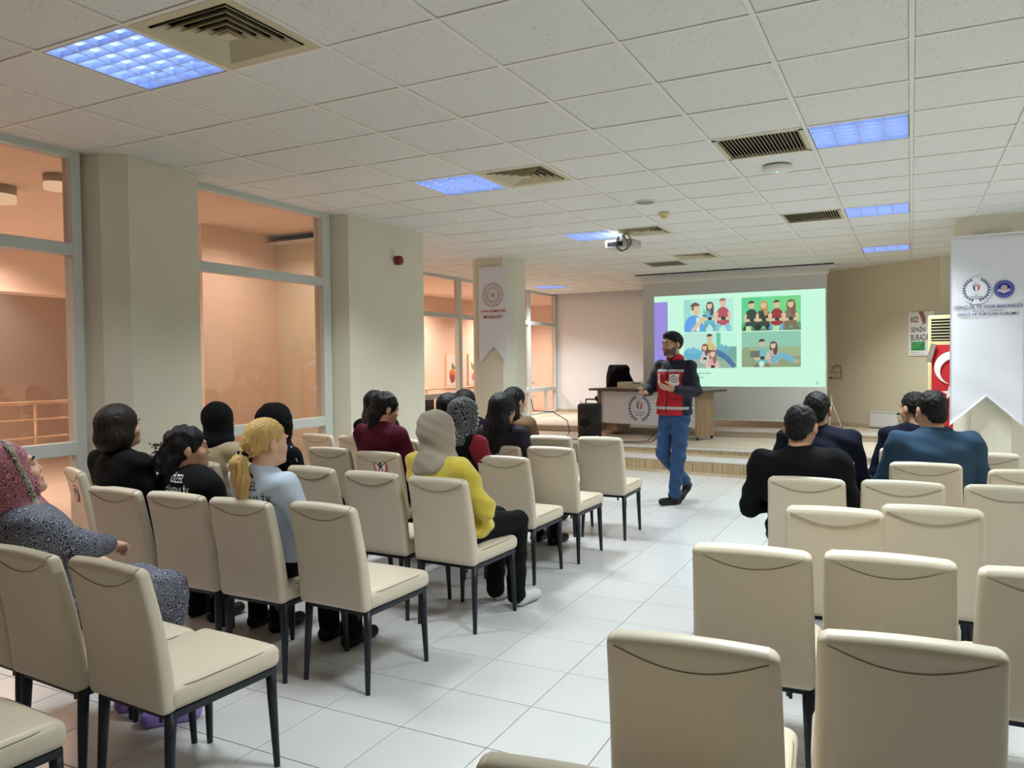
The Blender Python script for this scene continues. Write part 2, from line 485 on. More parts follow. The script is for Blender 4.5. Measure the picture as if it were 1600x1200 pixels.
# riser boards of the stage front
def boards(xa, xb, fy, z0, z1, parent, w_=0.132):
    me = bpy.data.meshes.new('riser_board')
    h = z1 - z0
    v, f = rbox(w_ / 2 - 0.002, 0.006, h / 2, 0.002, 1, 1, 1, 1)
    me.from_pydata([(p[0], p[1], p[2] + h / 2) for p in v], [], f); me.materials.append(m_riser)
    n = int((xb - xa) / w_)
    for k in range(n):
        x = xa + w_ * (k + 0.5)
        ang = math.atan2(fy(x + 0.1) - fy(x), 0.1)
        link('riser_board', me, None, parent, loc=(x, fy(x) - 0.006, z0), rot=(0, 0, ang))
boards(-7.0, XR, ye, 0.0, ZS - 0.018, stg)
SXA, SXB = -4.1, -0.36
step = struct(MB().prism([(SXA, y1_(SXA)), (SXB, y1_(SXB)), (SXB, ye(SXB) - 0.02), (SXA, ye(SXA) - 0.02)], 0.0, ZT - 0.004).obj('floor_step', m_riser))
MB().prism([(SXA, y1_(SXA) - 0.015), (SXB, y1_(SXB) - 0.015), (SXB, ye(SXB) - 0.016), (SXA, ye(SXA) - 0.016)], ZT - 0.018, ZT).obj('tread', m_alu, step)
boards(SXA, SXB, y1_, 0.0, ZT - 0.02, step)
MB().prism([(SXB - 0.04, y1_(SXB) - 0.02), (SXB + 0.006, y1_(SXB) - 0.02), (SXB + 0.006, ye(SXB) - 0.02), (SXB - 0.04, ye(SXB) - 0.02)], 0, ZT + 0.002).obj('end_trim', m_alu, step)
def strip(name, pa, pb, z0, z1, t, m, parent=None):
    a = Vector(pa); b = Vector(pb); n = Vector((-(b - a).y, (b - a).x)).normalized() * t
    return MB().prism([tuple(a), tuple(b), tuple(b - n), tuple(a - n)][::-1], z0, z1).obj(name, m, parent)
struct(strip('trim_1', (SXA, y1_(SXA) - 0.012), (SXB, y1_(SXB) - 0.012), 0.0, 0.035, 0.02, m_trimwood))
struct(strip('trim_2', (SXA, ye(SXA) - 0.012), (SXB, ye(SXB) - 0.012), ZT, ZT + 0.03, 0.018, m_trimwood))
struct(strip('baseboard_end_white', (-6.98, 15.72), (-3.45, 15.72), ZS2, ZS2 + 0.06, 0.015, m_trimwood))
struct(strip('baseboard_end_slanted', (-3.4, 15.70), (0.36, 12.86), ZS2, ZS2 + 0.06, 0.015, m_trimwood))

# ---- lobby behind the glass
lob = struct(MB().box(-13.2, -5.16, YB - 3, 20, -0.06, -0.004).obj('floor_lobby', m_lob_floor))
struct(MB().box(-13.2, -5.16, YB - 3, 7.2, 3.05, 3.15).box(-13.2, -7.06, 7.2, 20, 3.05, 3.15).obj('ceiling_lobby', m_peach))
prism_wall('wall_lobby_far', [(-13.2, YB - 3), (-13, YB - 3), (-13, 20), (-13.2, 20)], 0, 3.1, m_peach)
prism_wall('wall_lobby_near', [(-13.1, YB - 3), (-5.3, YB - 3), (-5.3, YB - 2.85), (-13.1, YB - 2.85)], 0, 3.1, m_peach)
prism_wall('wall_lobby_end', [(-13.1, 19.8), (-7.0, 19.8), (-7.0, 20), (-13.1, 20)], 0, 3.1, m_peach)
prism_wall('wall_lobby_stair', [(-7.15, 6.08), (-6.95, 6.08), (-6.95, 7.25), (-7.15, 7.25)], 0, 3.1, m_peach)
prism_wall('wall_lobby_picture', [(-10.2, 9.5), (-10.0, 9.5), (-10.0, 19.8), (-10.2, 19.8)], 0, 3.1, m_peach)
prism_wall('wall_lobby_beam', [(-10.6, YB), (-10.2, YB), (-10.2, 9.5), (-10.6, 9.5)], 2.45, 3.1, m_peach)
# ================================================================== CEILING FIXTURES
m_lampbody = mat('lamp_tray', (200, 215, 245), 0.35, var=0.03)
m_blade = mat('lamp_louver', (205, 218, 246), 0.3, var=0.03, metal=0.0)
m_tube = emat('fluorescent_tube', (178, 206, 255), 5.0)
m_tube.cycles.emission_sampling = 'NONE'
m_vent = mat('cream_vent_metal', (205, 196, 165), 0.5, var=0.03)
m_ventdark = mat('vent_inside', (18, 17, 14), 0.9)
m_grill = mat('brown_grille', (150, 140, 112), 0.5, var=0.05)

def cell(i, j): return (CX0 + CT * (i + 0.5), CY0 + CT * (j + 0.5))
def make_lamp():
    t = thing('ceiling_lamp', '', 'lamp')
    h = 0.283
    MB().box(-h, h, -h, h, 0.07, 0.075).box(-h, -h + 0.006, -h, h, 0, 0.07).box(h - 0.006, h, -h, h, 0, 0.07).box(-h, h, -h, -h + 0.006, 0, 0.07).box(-h, h, h - 0.006, h, 0, 0.07).obj('tray', m_lampbody, t)
    for k in range(4):
        x = -h + (k + 0.5) * 2 * h / 4
        MB().tube([(x, -h + 0.03, 0.055), (x, h - 0.03, 0.055)], 0.011, 8).obj('tube', m_tube, t, True)
    for k in range(1, 4):
        x = -h + k * 2 * h / 4
        MB().box(x - 0.003, x + 0.003, -h, h, 0.0, 0.032).obj('louver_blade', m_blade, t)
    for k in range(1, 7):
        y = -h + k * 2 * h / 7
        MB().box(-h, h, y - 0.002, y + 0.002, 0.002, 0.03).obj('louver_blade', m_blade, t)
    return t
lamp_labels = {
    (-1, 0): 'large lit square ceiling lamp beside the biggest square vent at upper left',
    (-1, 5): 'lit square ceiling lamp beside the square vent above the column with the red siren',
    (-1, 10): 'lit ceiling lamp just left of the hanging projector',
    (-6, 19): 'farthest small lit ceiling lamp above the white end wall',
    (4, 5): 'nearest lit lamp of the right row, beside the nearest slatted grille',
    (4, 10): 'middle lit lamp of the right row, beside the farther slatted grille',
    (4, 15): 'farthest lit lamp of the right row near the tan wall'}
proto = make_lamp(); first = True
for (i, j) in LIGHTS:
    o = proto if first else copy_tree(proto); first = False
    x, y = cell(i, j); o.location = (x, y, CEIL)
    o['label'] = lamp_labels.get((i, j), 'unseen square ceiling lamp assumed outside the view'); o['group'] = 'square ceiling lamps' if (i, j) in lamp_labels else 'ceiling lamps outside the view'
    ld = bpy.data.lights.new('lamp_light', 'AREA'); ld.shape = 'SQUARE'; ld.size = 0.55; ld.energy = LAMP_W; ld.color = LAMP_COLOR
    ld.spread = math.radians(122)
    lo = bpy.data.objects.new('lamp_light', ld); COL.objects.link(lo); lo.parent = o; lo.location = (0, 0, -0.006)

def make_diffuser(label):
    t = thing('ceiling_vent', label, 'vent', group='square ceiling vents')
    h = 0.287
    MB().box(-h, h, -h, h, 0.085, 0.09).box(-h, -h + 0.01, -h, h, 0.01, 0.088).box(h - 0.01, h, -h, h, 0.01, 0.088).box(-h, h, -h, -h + 0.01, 0.01, 0.088).box(-h, h, h - 0.01, h, 0.01, 0.088).obj('duct_box', m_ventdark, t)
    def ring(a, b, z0, z1, nm):
        vs = [(-a, -a, z0), (a, -a, z0), (a, a, z0), (-a, a, z0), (-b, -b, z1), (b, -b, z1), (b, b, z1), (-b, b, z1)]
        vs += [(v[0], v[1], v[2] + 0.004) for v in vs]
        fs = []
        for k in range(4):
            l = (k + 1) % 4
            fs += [(k, l, 4 + l, 4 + k), (8 + l, 8 + k, 12 + k, 12 + l), (k, 8 + k, 8 + l, l), (4 + l, 12 + l, 12 + k, 4 + k)]
        MB().add(vs, fs).obj(nm, m_vent, t)
    ring(0.287, 0.235, -0.003, 0.002, 'flange')
    for k in range(5):
        a = 0.222 - k * 0.042
        ring(a, a - 0.034, -0.004, 0.03, 'louver')
    MB().bbox(-0.03, 0.03, -0.03, 0.03, -0.004, 0.004, 0.002).obj('center_plate', m_vent, t)
    return t
for (i, j), lb in zip(DIFF, ['largest cream square ceiling vent with concentric louvers at upper left', 'cream square ceiling vent beside the lamp above the red siren column', 'cream square ceiling vent behind the projector', 'small far square ceiling vent in front of the projection screen']):
    t = make_diffuser(lb); x, y = cell(i, j); t.location = (x, y, CEIL)
for (i, j), lb in zip(RETURN, ['nearest brown slatted ceiling grille beside the white access point', 'second brown slatted ceiling grille from the access point, by the right lamps', 'farthest grey slatted ceiling grille left of the small vent before the screen']):
    t = thing('ceiling_grille', lb, 'vent', cell(i, j) + (CEIL,), group='slatted ceiling grilles')
    h = 0.287
    MB().box(-h, h, -h, h, 0.06, 0.065).obj('duct_box', m_ventdark, t)
    for s in (-1, 1):
        MB().box(s * h - 0.028 * (s > 0), s * h + 0.028 * (s < 0), -h, h, -0.003, 0.02).obj('flange', m_vent, t)
        MB().box(-h, h, s * h - 0.028 * (s > 0), s * h + 0.028 * (s < 0), -0.003, 0.02).obj('flange', m_vent, t)
    sl = MB().box(-0.0025, 0.0025, -h + 0.028, h - 0.028, -0.011, 0.011).mesh('slat')
    for k in range(22):
        x = -h + 0.04 + k * (2 * h - 0.08) / 21
        link('slat', sl, m_grill, t, loc=(x, 0, 0.006), rot=(0, math.radians(-38), 0))

m_whiteplastic = mat('white_plastic', (228, 226, 220), 0.4, var=0.02)
m_creamplastic = mat('cream_plastic', (222, 208, 160), 0.45, var=0.02)
t = thing('wifi_access_point', 'round white access point on the ceiling beside the nearest grille', 'access point', (-0.9, 6.16, CEIL))
MB().lathe([(0.03, 0.0), (0.095, -0.004), (0.108, -0.018), (0.105, -0.034), (0.085, -0.044), (0.03, -0.047)], 28).obj('shell', m_whiteplastic, t, True)
MB().lathe([(0.05, 0.012), (0.05, -0.004)], 16).obj('mount', m_darkmetal, t)
MB().lathe([(0.012, -0.0465), (0.012, -0.049)], 12).obj('status_light', emat('green_led', (150, 255, 190), 1.5), t)
t = thing('ceiling_speaker', 'flat round ceiling loudspeaker with a pale rim left of the detector', 'loudspeaker', (-2.18, 6.96, CEIL))
MB().lathe([(0.1, 0.006), (0.108, -0.002), (0.104, -0.007), (0.088, -0.006), (0.088, 0.002)], 28).obj('rim', m_whiteplastic, t, True)
MB().lathe([(0.088, 0.004), (0.088, -0.004), (0.03, -0.005)], 28).obj('mesh_cover', mat('grey_speaker_mesh', (150, 148, 140), 0.8, bump=0.4, bscale=300), t)
t = thing('smoke_detector', 'small cream smoke detector under a ceiling tile', 'detector', (-2.17, 7.54, CEIL))
MB().lathe([(0.05, 0.004), (0.055, -0.004), (0.055, -0.03), (0.048, -0.036)], 22).obj('base', m_creamplastic, t, True)
MB().lathe([(0.03, -0.036), (0.034, -0.046), (0.028, -0.058), (0.012, -0.062)], 18).obj('sensor', m_creamplastic, t, True)

# ---- projector under the ceiling
m_proj = mat('projector_shell', (196, 194, 186), 0.45, var=0.02)
t = thing('projector', 'white projector hanging from a ceiling mount with looped black cables', 'projector', (-2.93, 8.52, CEIL - 0.18), rz=math.radians(-4))
MB().bbox(-0.17, 0.17, -0.13, 0.13, 0, 0.095, 0.014).obj('body', m_proj, t, True)
MB().tube([(0, 0, 0.09), (0, 0, 0.18)], 0.024, 12).box(-0.06, 0.06, -0.06, 0.06, 0.170, 0.181).obj('mount', m_proj, t)
MB().lathe([(0.036, 0.12), (0.04, 0.15), (0.032, 0.15)], 18, (0.06, 0, 0.05), 'y').obj('lens', m_black, t, True)
MB().box(-0.14, 0.05, -0.1315, -0.129, 0.02, 0.07).obj('port_panel', m_black, t)
for k, (dx, dz, w_) in enumerate([(0.05, 0.0, 0.07), (0.075, 0.02, 0.085)]):
    pts = []
    for a in range(0, 25):
        th = a / 24 * math.pi * 1.7 + math.pi * 0.75
        pts.append((dx + w_ * math.cos(th), -0.155 - 0.01 * k, 0.035 + dz + w_ * 1.1 * math.sin(th)))
    pts = [(-0.03 + 0.03 * k, -0.13, 0.05)] + pts + [(0.02, -0.04, 0.16)]
    MB().tube(pts, 0.0055, 6).obj('cable', m_black, t, True)

# ================================================================== PROJECTION SCREEN
SY = 12.95
screen = thing('projection_screen', 'wide white pull-down projection screen showing a slide with four pictures', 'screen', (-2.63, SY, 0))
m_screen = mat('screen_cloth', (205, 206, 204), 0.85, var=0.015, scale=2)
MB().bbox(-1.50, 1.50, -0.05, 0.05, 2.80, 2.90, 0.015).obj('case', m_whiteplastic, screen)
MB().box(-1.475, 1.475, 0.0, 0.006, 0.50, 2.82).obj('cloth', m_screen, screen)
MB().tube([(-1.475, 0.003, 0.50), (1.475, 0.003, 0.50)], 0.012, 8).obj('bottom_bar', m_whiteplastic, screen)
SX0, SX1, SZ0, SZ1 = -1.275, 1.452, 1.045, 2.575       # picture area on the cloth
m_slide = vmat('projected_slide', emit=0.95)
slide = MB()
sl_layer = [0]
def sx(u): return SX0 + (SX1 - SX0) * u
def sz(v): return SZ1 - (SZ1 - SZ0) * v
def poly(mb, pts, col, layer=1):
    y = -0.0012 * layer
    mb.add([(sx(u), y, sz(v)) for u, v in pts], [tuple(range(len(pts)))][::1], col)
def ell(mb, u, v, ru, rv, col, layer=2, n=14, a0=0.0, a1=2 * math.pi):
    poly(mb, [(u + ru * math.cos(a0 + (a1 - a0) * k / n), v + rv * math.sin(a0 + (a1 - a0) * k / n)) for k in range(n)], col, layer)
def limb(mb, pts, w0, col, layer=3):
    """flat stripe through points in u,v with a width"""
    asp = (SX1 - SX0) / (SZ1 - SZ0)
    for (a, b) in zip(pts[:-1], pts[1:]):
        dx, dy = (b[0] - a[0]) * asp, b[1] - a[1]; l = math.hypot(dx, dy) or 1
        nx, ny = -dy / l * w0 / asp, dx / l * w0
        poly(mb, [(a[0] + nx, a[1] + ny), (b[0] + nx, b[1] + ny), (b[0] - nx, b[1] - ny), (a[0] - nx, a[1] - ny)], col, layer)
poly(slide, [(0, 0), (1, 0), (1, 1), (0, 1)], (205, 255, 228), 1)
slide.obj('slide_background', m_slide, screen)
bar = MB(); poly(bar, [(0, 0.065), (0.08, 0.065), (0.086, 0.075), (0.086, 0.98), (0.08, 1.0), (0, 1.0)], (160, 145, 226), 2)
bar.obj('purple_bar', m_slide, screen)
def rect(mb, u0, u1, v0, v1, col, layer=2): poly(mb, [(u0, v0), (u1, v0), (u1, v1), (u0, v1)], col, layer)
def figure(mb, u, v, s, hair, skin, top, leg, longhair=False, L=4):
    """small printed person: torso, head, hair, arms, legs"""
    ell(mb, u, v + 0.105 * s, 0.03 * s, 0.075 * s, top, L)
    rect(mb, u - 0.028 * s, u + 0.028 * s, v + 0.09 * s, v + 0.17 * s, top, L)
    if longhair: ell(mb, u + 0.011 * s, v + 0.03 * s, 0.012 * s, 0.065 * s, hair, L + 1); ell(mb, u - 0.010 * s, v + 0.012 * s, 0.008 * s, 0.04 * s, hair, L + 1)
    ell(mb, u, v, 0.0135 * s, 0.032 * s, skin, L + 2)
    ell(mb, u, v - 0.012 * s, 0.0155 * s, 0.026 * s, hair, L + 3, 12, math.pi, 2 * math.pi)
    limb(mb, [(u - 0.026 * s, v + 0.075 * s), (u - 0.03 * s, v + 0.13 * s), (u, v + 0.125 * s)], 0.011 * s, skin, L + 3)
    limb(mb, [(u + 0.026 * s, v + 0.075 * s), (u + 0.03 * s, v + 0.13 * s), (u + 0.004, v + 0.12 * s)], 0.011 * s, skin, L + 3)
    rect(mb, u - 0.008 * s, u + 0.012 * s, v + 0.108 * s, v + 0.135 * s, (60, 80, 80), L + 4)
    if leg:
        limb(mb, [(u - 0.014 * s, v + 0.17 * s), (u - 0.03 * s, v + 0.21 * s), (u - 0.028 * s, v + 0.28 * s)], 0.02 * s, leg, L + 1)
        limb(mb, [(u + 0.014 * s, v + 0.17 * s), (u + 0.03 * s, v + 0.21 * s), (u + 0.028 * s, v + 0.28 * s)], 0.02 * s, leg, L + 1)
def clip_pic(name, u0, u1, v0, v1, bg, draw):
    mb = MB(); rect(mb, u0, u1, v0, v1, bg, 2)
    draw(mb)
    # keep the print inside its picture
    vs = []
    for p in mb.v:
        vs.append((min(max(p[0], sx(u0)), sx(u1)), p[1], min(max(p[2], sz(v1)), sz(v0))))
    mb.v = vs
    mb.obj(name, m_slide, screen)
def pic1(mb):
    rect(mb, 0.187, 0.23, 0.05, 0.40, (165, 225, 215), 3)
    rect(mb, 0.30, 0.31, 0.05, 0.30, (180, 240, 222), 3)
    ell(mb, 0.31, 0.20, 0.008, 0.05, (90, 225, 140), 3)
    figure(mb, 0.345, 0.125, 1.15, (110, 95, 90), (225, 205, 180), (120, 190, 200), (120, 175, 195), True, 4)
    figure(mb, 0.425, 0.10, 1.35, (150, 125, 105), (225, 195, 170), (190, 95, 105), (140, 205, 215), False, 4)
    ell(mb, 0.25, 0.36, 0.06, 0.14, (105, 170, 235), 9); rect(mb, 0.265, 0.285, 0.25, 0.40, (215, 245, 240), 10)
    ell(mb, 0.265, 0.165, 0.022, 0.07, (228, 200, 165), 11); ell(mb, 0.258, 0.135, 0.03, 0.05, (120, 105, 90), 12, 12, math.pi, 2 * math.pi); rect(mb, 0.236, 0.25, 0.12, 0.17, (120, 105, 90), 12)
    limb(mb, [(0.24, 0.40), (0.285, 0.31), (0.31, 0.25)], 0.022, (228, 205, 165), 13); rect(mb, 0.305, 0.325, 0.22, 0.245, (90, 130, 140), 14)
def pic2(mb):
    for k, c in enumerate([(105, 215, 150), (115, 225, 155), (125, 220, 140)]): rect(mb, 0.535 + 0.11 * k, 0.645 + 0.11 * k, 0.055, 0.39, c, 3)
    rect(mb, 0.535, 0.868, 0.33, 0.41, (95, 130, 105), 3)
    for u, hair, top, leg, lh in ((0.592, (95, 80, 65), (70, 85, 80), (60, 70, 65), False), (0.66, (190, 165, 105), (75, 80, 75), (60, 65, 62), True), (0.735, (110, 90, 70), (165, 70, 75), (120, 185, 215), False), (0.812, (130, 105, 85), (140, 120, 100), (130, 125, 105), True)):
        figure(mb, u, 0.14, 1.25, hair, (222, 200, 160), top, leg, lh, 4)
    rect(mb, 0.56, 0.59, 0.36, 0.41, (190, 230, 170), 9); rect(mb, 0.715, 0.75, 0.36, 0.41, (190, 230, 170), 9)
def pic3(mb):
    rect(mb, 0.185, 0.38, 0.42, 0.60, (190, 235, 220), 3); rect(mb, 0.385, 0.41, 0.42, 0.56, (110, 200, 165), 3); rect(mb, 0.41, 0.505, 0.42, 0.57, (195, 250, 225), 3)
    rect(mb, 0.185, 0.505, 0.64, 0.80, (155, 185, 165), 4); rect(mb, 0.40, 0.505, 0.57, 0.72, (120, 175, 165), 4)
    figure(mb, 0.345, 0.475, 1.2, (80, 70, 65), (215, 190, 160), (215, 195, 130), None, False, 5)
    figure(mb, 0.315, 0.575, 1.0, (130, 90, 80), (225, 195, 170), (200, 205, 200), None, True, 8)
    limb(mb, [(0.30, 0.65), (0.23, 0.60), (0.19, 0.66)], 0.035, (120, 190, 215), 12); limb(mb, [(0.29, 0.67), (0.22, 0.68), (0.187, 0.62)], 0.03, (105, 180, 210), 13)
    limb(mb, [(0.38, 0.62), (0.44, 0.68), (0.495, 0.79)], 0.03, (85, 125, 165), 12); limb(mb, [(0.39, 0.60), (0.43, 0.57), (0.46, 0.62)], 0.03, (120, 185, 200), 11)
    figure(mb, 0.363, 0.645, 1.15, (150, 120, 100), (230, 200, 175), (225, 170, 180), None, True, 14)
def pic4(mb):
    rect(mb, 0.535, 0.868, 0.42, 0.58, (150, 205, 180), 3); rect(mb, 0.535, 0.868, 0.58, 0.79, (165, 185, 145), 4); rect(mb, 0.535, 0.868, 0.68, 0.79, (150, 165, 130), 5)
    ell(mb, 0.56, 0.67, 0.028, 0.09, (150, 170, 135), 6)
    figure(mb, 0.652, 0.545, 1.25, (70, 75, 70), (205, 195, 160), (125, 190, 190), (140, 130, 110), False, 7)
    rect(mb, 0.585, 0.64, 0.62, 0.69, (115, 125, 110), 13)
    figure(mb, 0.715, 0.565, 1.1, (105, 85, 80), (215, 195, 170), (195, 175, 175), None, True, 8)
    limb(mb, [(0.705, 0.735), (0.765, 0.66), (0.83, 0.73)], 0.03, (120, 185, 205), 13); limb(mb, [(0.83, 0.73), (0.86, 0.74)], 0.02, (190, 180, 150), 13)
    ell(mb, 0.65, 0.76, 0.015, 0.03, (205, 240, 220), 15)
clip_pic('slide_picture', 0.187, 0.487, 0.05, 0.405, (188, 242, 224), pic1)
clip_pic('slide_picture', 0.535, 0.868, 0.055, 0.41, (120, 222, 150), pic2)
clip_pic('slide_picture', 0.185, 0.505, 0.42, 0.80, (195, 246, 224), pic3)
clip_pic('slide_picture', 0.535, 0.868, 0.42, 0.795, (155, 210, 185), pic4)
m_slidetxt = emat('slide_text_grey', (140, 190, 170), 0.8)
for k, (s_, w_, u) in enumerate([('6', 0.03, 0.956)]):
    me = fit_text(s_, w_, 0.065, 0.0004); link('page_number', me, m_slidetxt, screen, loc=(sx(u), -0.004, sz(0.953)), rot=UPRIGHT)
for k, w_ in enumerate((0.28, 0.10, 0.17)):
    mb = MB()
    x = sx(0.25)
    while x < sx(0.25) + w_:
        l = random.uniform(0.012, 0.03); mb.box(x, min(x + l, sx(0.25) + w_), -0.0035, -0.003, sz(0.862 + 0.022 * k), sz(0.85 + 0.022 * k)); x += l + 0.008
    mb.obj('small_print', m_slidetxt, screen)
# dark gap in the ceiling in front of the screen
struct(MB().box(-4.2, -1.05, SY - 0.16, SY - 0.06, CEIL - 0.006, CEIL + 0.03).obj('trim_3', m_ventdark))
struct(MB().box(-4.22, -1.04, SY - 0.055, SY + 0.1, CEIL - 0.05, CEIL + 0.02).obj('trim_4', m_white_wall))

# ================================================================== EMBLEMS AND BANNERS
NAVY = (38, 44, 110); RED = (200, 40, 50)
m_print = vmat('printed_emblem', rough=0.8)
def disc(mb, x, z, r, col, y, n=24, r_in=0.0):
    if r_in:
        for k in range(n):
            a, b = 2 * math.pi * k / n, 2 * math.pi * (k + 1) / n
            mb.add([(x + r_in * math.cos(a), y, z + r_in * math.sin(a)), (x + r * math.cos(a), y, z + r * math.sin(a)), (x + r * math.cos(b), y, z + r * math.sin(b)), (x + r_in * math.cos(b), y, z + r_in * math.sin(b))], [(0, 1, 2, 3)], col)
    else:
        mb.add([(x + r * math.cos(2 * math.pi * k / n), y, z + r * math.sin(2 * math.pi * k / n)) for k in range(n)], [tuple(range(n))], col)
def leaf(mb, x, z, ang, l, w_, col, y):
    c, s = math.cos(ang), math.sin(ang)
    pts = [(0, 0), (l * 0.5, w_), (l, 0), (l * 0.5, -w_)]
    mb.add([(x + p * c - q * s, y, z + p * s + q * c) for p, q in pts], [(0, 1, 2, 3)], col)
def crescent(mb, x, z, r, col, y, open_ang=0.0, inner=0.8, shift=0.25, n=20):
    """moon opening towards open_ang"""
    pts_o = []; pts_i = []
    # intersection angle of the two circles
    d = shift * r; ri = inner * r
    ca = (r * r + d * d - ri * ri) / (2 * r * d); ca = max(-1, min(1, ca)); a0 = math.acos(ca)
    ci = (ri * ri + d * d - r * r) / (2 * ri * d); b0 = math.pi - math.acos(max(-1, min(1, ci)))
    for k in range(n + 1):
        t_ = a0 + (2 * math.pi - 2 * a0) * k / n; pts_o.append((r * math.cos(t_), r * math.sin(t_)))
        t_ = b0 + (2 * math.pi - 2 * b0) * k / n; pts_i.append((d + ri * math.cos(t_), ri * math.sin(t_)))
    c, s = math.cos(open_ang), math.sin(open_ang)
    R = lambda p: (x + p[0] * c - p[1] * s, y, z + p[0] * s + p[1] * c)
    for k in range(n):
        mb.add([R(pts_o[k]), R(pts_o[k + 1]), R(pts_i[k + 1]), R(pts_i[k])], [(0, 1, 2, 3)], col)
def star(mb, x, z, r, col, y, rot=0.0):
    pts = []
    for k in range(10):
        rr = r if k % 2 == 0 else r * 0.382; a = rot + math.pi * k / 5
        pts.append((x + rr * math.cos(a), y, z + rr * math.sin(a)))
    vs = [(x, y, z)] + pts
    mb.add(vs, [(0, 1 + k, 1 + (k + 1) % 10) for k in range(10)], col)
def youth_figures(mb, x, z, s, y, ca, cb):
    """two stylised figures under a small crescent"""
    for sgn, c in ((-1, ca), (1, cb)):
        disc(mb, x + sgn * 0.34 * s, z + 0.28 * s, 0.12 * s, c, y, 14)
        pts = [(0.46, 0.08), (0.40, -0.22), (0.22, -0.48), (0.05, -0.62), (0.16, -0.34), (0.20, -0.05), (0.12, 0.16), (0.30, 0.10)]
        vs = [(x + sgn * p * s, y, z + q * s) for p, q in pts]
        mb.add(vs, [tuple(range(len(vs)))[:: 1]], c)
    crescent(mb, x + 0.0 * s, z + 0.62 * s, 0.2 * s, cb, y, 0.3, 0.8, 0.3, 12)
    for sgn in (-1, 1):
        mb.add([(x + sgn * 0.02 * s, y, z + 0.12 * s), (x + sgn * 0.10 * s, y, z + 0.12 * s), (x + sgn * 0.12 * s, y, z + 0.42 * s), (x + sgn * 0.05 * s, y, z + 0.42 * s)], [(0, 1, 2, 3)], cb)
def laurel_emblem(mb, x, z, r, y, col=NAVY):
    for sgn in (-1, 1):
        for k in range(11):
            a = -math.pi / 2 + sgn * (0.22 + k * 0.235)
            px, pz = x + r * math.cos(a), z + r * math.sin(a)
            tang = a + sgn * math.pi / 2
            leaf(mb, px, pz, tang + 0.5 * sgn, r * 0.30, r * 0.06, col, y)
            leaf(mb, px, pz, tang - 0.5 * sgn, r * 0.27, r * 0.055, col, y)
    youth_figures(mb, x, z + 0.22 * r, r * 0.62, y, NAVY, RED)
def letters(parent, s, x, y, z, w_, h, m, bold=0.0, name='lettering'):
    return link(name, fit_text(s, w_, h, 0.0006, bold), m, parent, loc=(x, y, z), rot=UPRIGHT)
m_navyink = mat('navy_ink', (40, 44, 105), 0.8)
m_redink = mat('red_ink', (178, 38, 48), 0.8)
m_greyink = mat('grey_ink', (120, 122, 140), 0.8)
m_banner = mat('white_banner_cloth', (226, 226, 232), 0.85, var=0.02, scale=5, sheen=0.2)

def swallow_banner(parent, w_, zt, zl, zn, m, wav=0.006, nx=24, nz=40, skew=0.0):
    """cloth banner with an inverted V cut into its foot; local x across, z absolute"""
    V = []; F = []
    for side in (0, 1):
        for j in range(nz + 1):
            for i in range(nx + 1):
                u = i / nx; x = (u - 0.5) * w_
                zb = zn + (zl - zn) * abs(u - 0.5) * 2 + skew * (u - 0.5)
                tt = j / nz; z = zt + (zb - zt) * tt
                y = wav * tt * (math.sin(u * 7 + z * 3.0) + 0.6 * math.sin(z * 17 + u * 5) * tt) - (0.003 if side == 0 else 0)
                V.append((x, y, z))
    n1 = (nx + 1) * (nz + 1)
    for j in range(nz):
        for i in range(nx):
            a = j * (nx + 1) + i
            F.append((a, a + nx + 1, a + nx + 2, a + 1)); F.append((n1 + a, n1 + a + 1, n1 + a + nx + 2, n1 + a + nx + 1))
    for j in range(nz):
        for i in (0, nx):
            a = j * (nx + 1) + i; F.append((a, a + nx + 1, n1 + a + nx + 1, n1 + a))
    for i in range(nx):
        for j in (0, nz):
            a = j * (nx + 1) + i; F.append((a, a + 1, n1 + a + 1, n1 + a))
    me = bpy.data.meshes.new('cloth'); me.from_pydata(V, [], F)
    return link('cloth', me, m, parent, True)

# right banner in front of the right column
t = thing('hanging_banner', 'large white swallow-tailed banner with two round emblems in front of the right column', 'banner', (0.69, 9.27, 0))
swallow_banner(t, 0.655, 2.725, 0.775, 1.085, m_banner, 0.010)
MB().tube([(-0.34, 0.0, 2.725), (0.34, 0.0, 2.735)], 0.010, 8).obj('top_rod', m_whiteplastic, t)
em = MB(); disc(em, -0.095, 2.165, 0.135, (232, 232, 238), -0.015, 32); laurel_emblem(em, -0.095, 2.175, 0.112, -0.0165)
em.obj('laurel_emblem', m_print, t)
em = MB(); disc(em, 0.145, 2.17, 0.098, (214, 214, 222), -0.015, 32); disc(em, 0.145, 2.17, 0.09, (36, 44, 140), -0.016, 32); disc(em, 0.145, 2.17, 0.083, (150, 156, 205), -0.0164, 32, 0.079)
for sgn in (-1, 1):
    em.add([(0.145, -0.017, 2.125), (0.145 + sgn * 0.055, -0.017, 2.15), (0.145 + sgn * 0.05, -0.017, 2.175), (0.145, -0.017, 2.165)], [(0, 1, 2, 3)], (205, 190, 205))
disc(em, 0.145, 2.185, 0.028, (190, 175, 170), -0.0175, 16)
for k in range(22):
    a = 2 * math.pi * k / 22; disc(em, 0.145 + 0.066 * math.cos(a), 2.17 + 0.066 * math.sin(a), 0.006, (165, 170, 215), -0.0168, 6)
em.obj('round_emblem', m_print, t)
letters(t, 'T.C.', -0.095, -0.018, 2.125, 0.03, 0.012, m_navyink)
letters(t, 'GENÇLİK VE SPOR', -0.095, -0.018, 2.106, 0.125, 0.013, m_navyink)
letters(t, 'BAKANLIĞI', -0.095, -0.018, 2.088, 0.08, 0.014, m_navyink)
letters(t, 'GENÇLİK VE SPOR BAKANLIĞI', 0.005, -0.017, 2.002, 0.60, 0.052, m_navyink, 0.008)
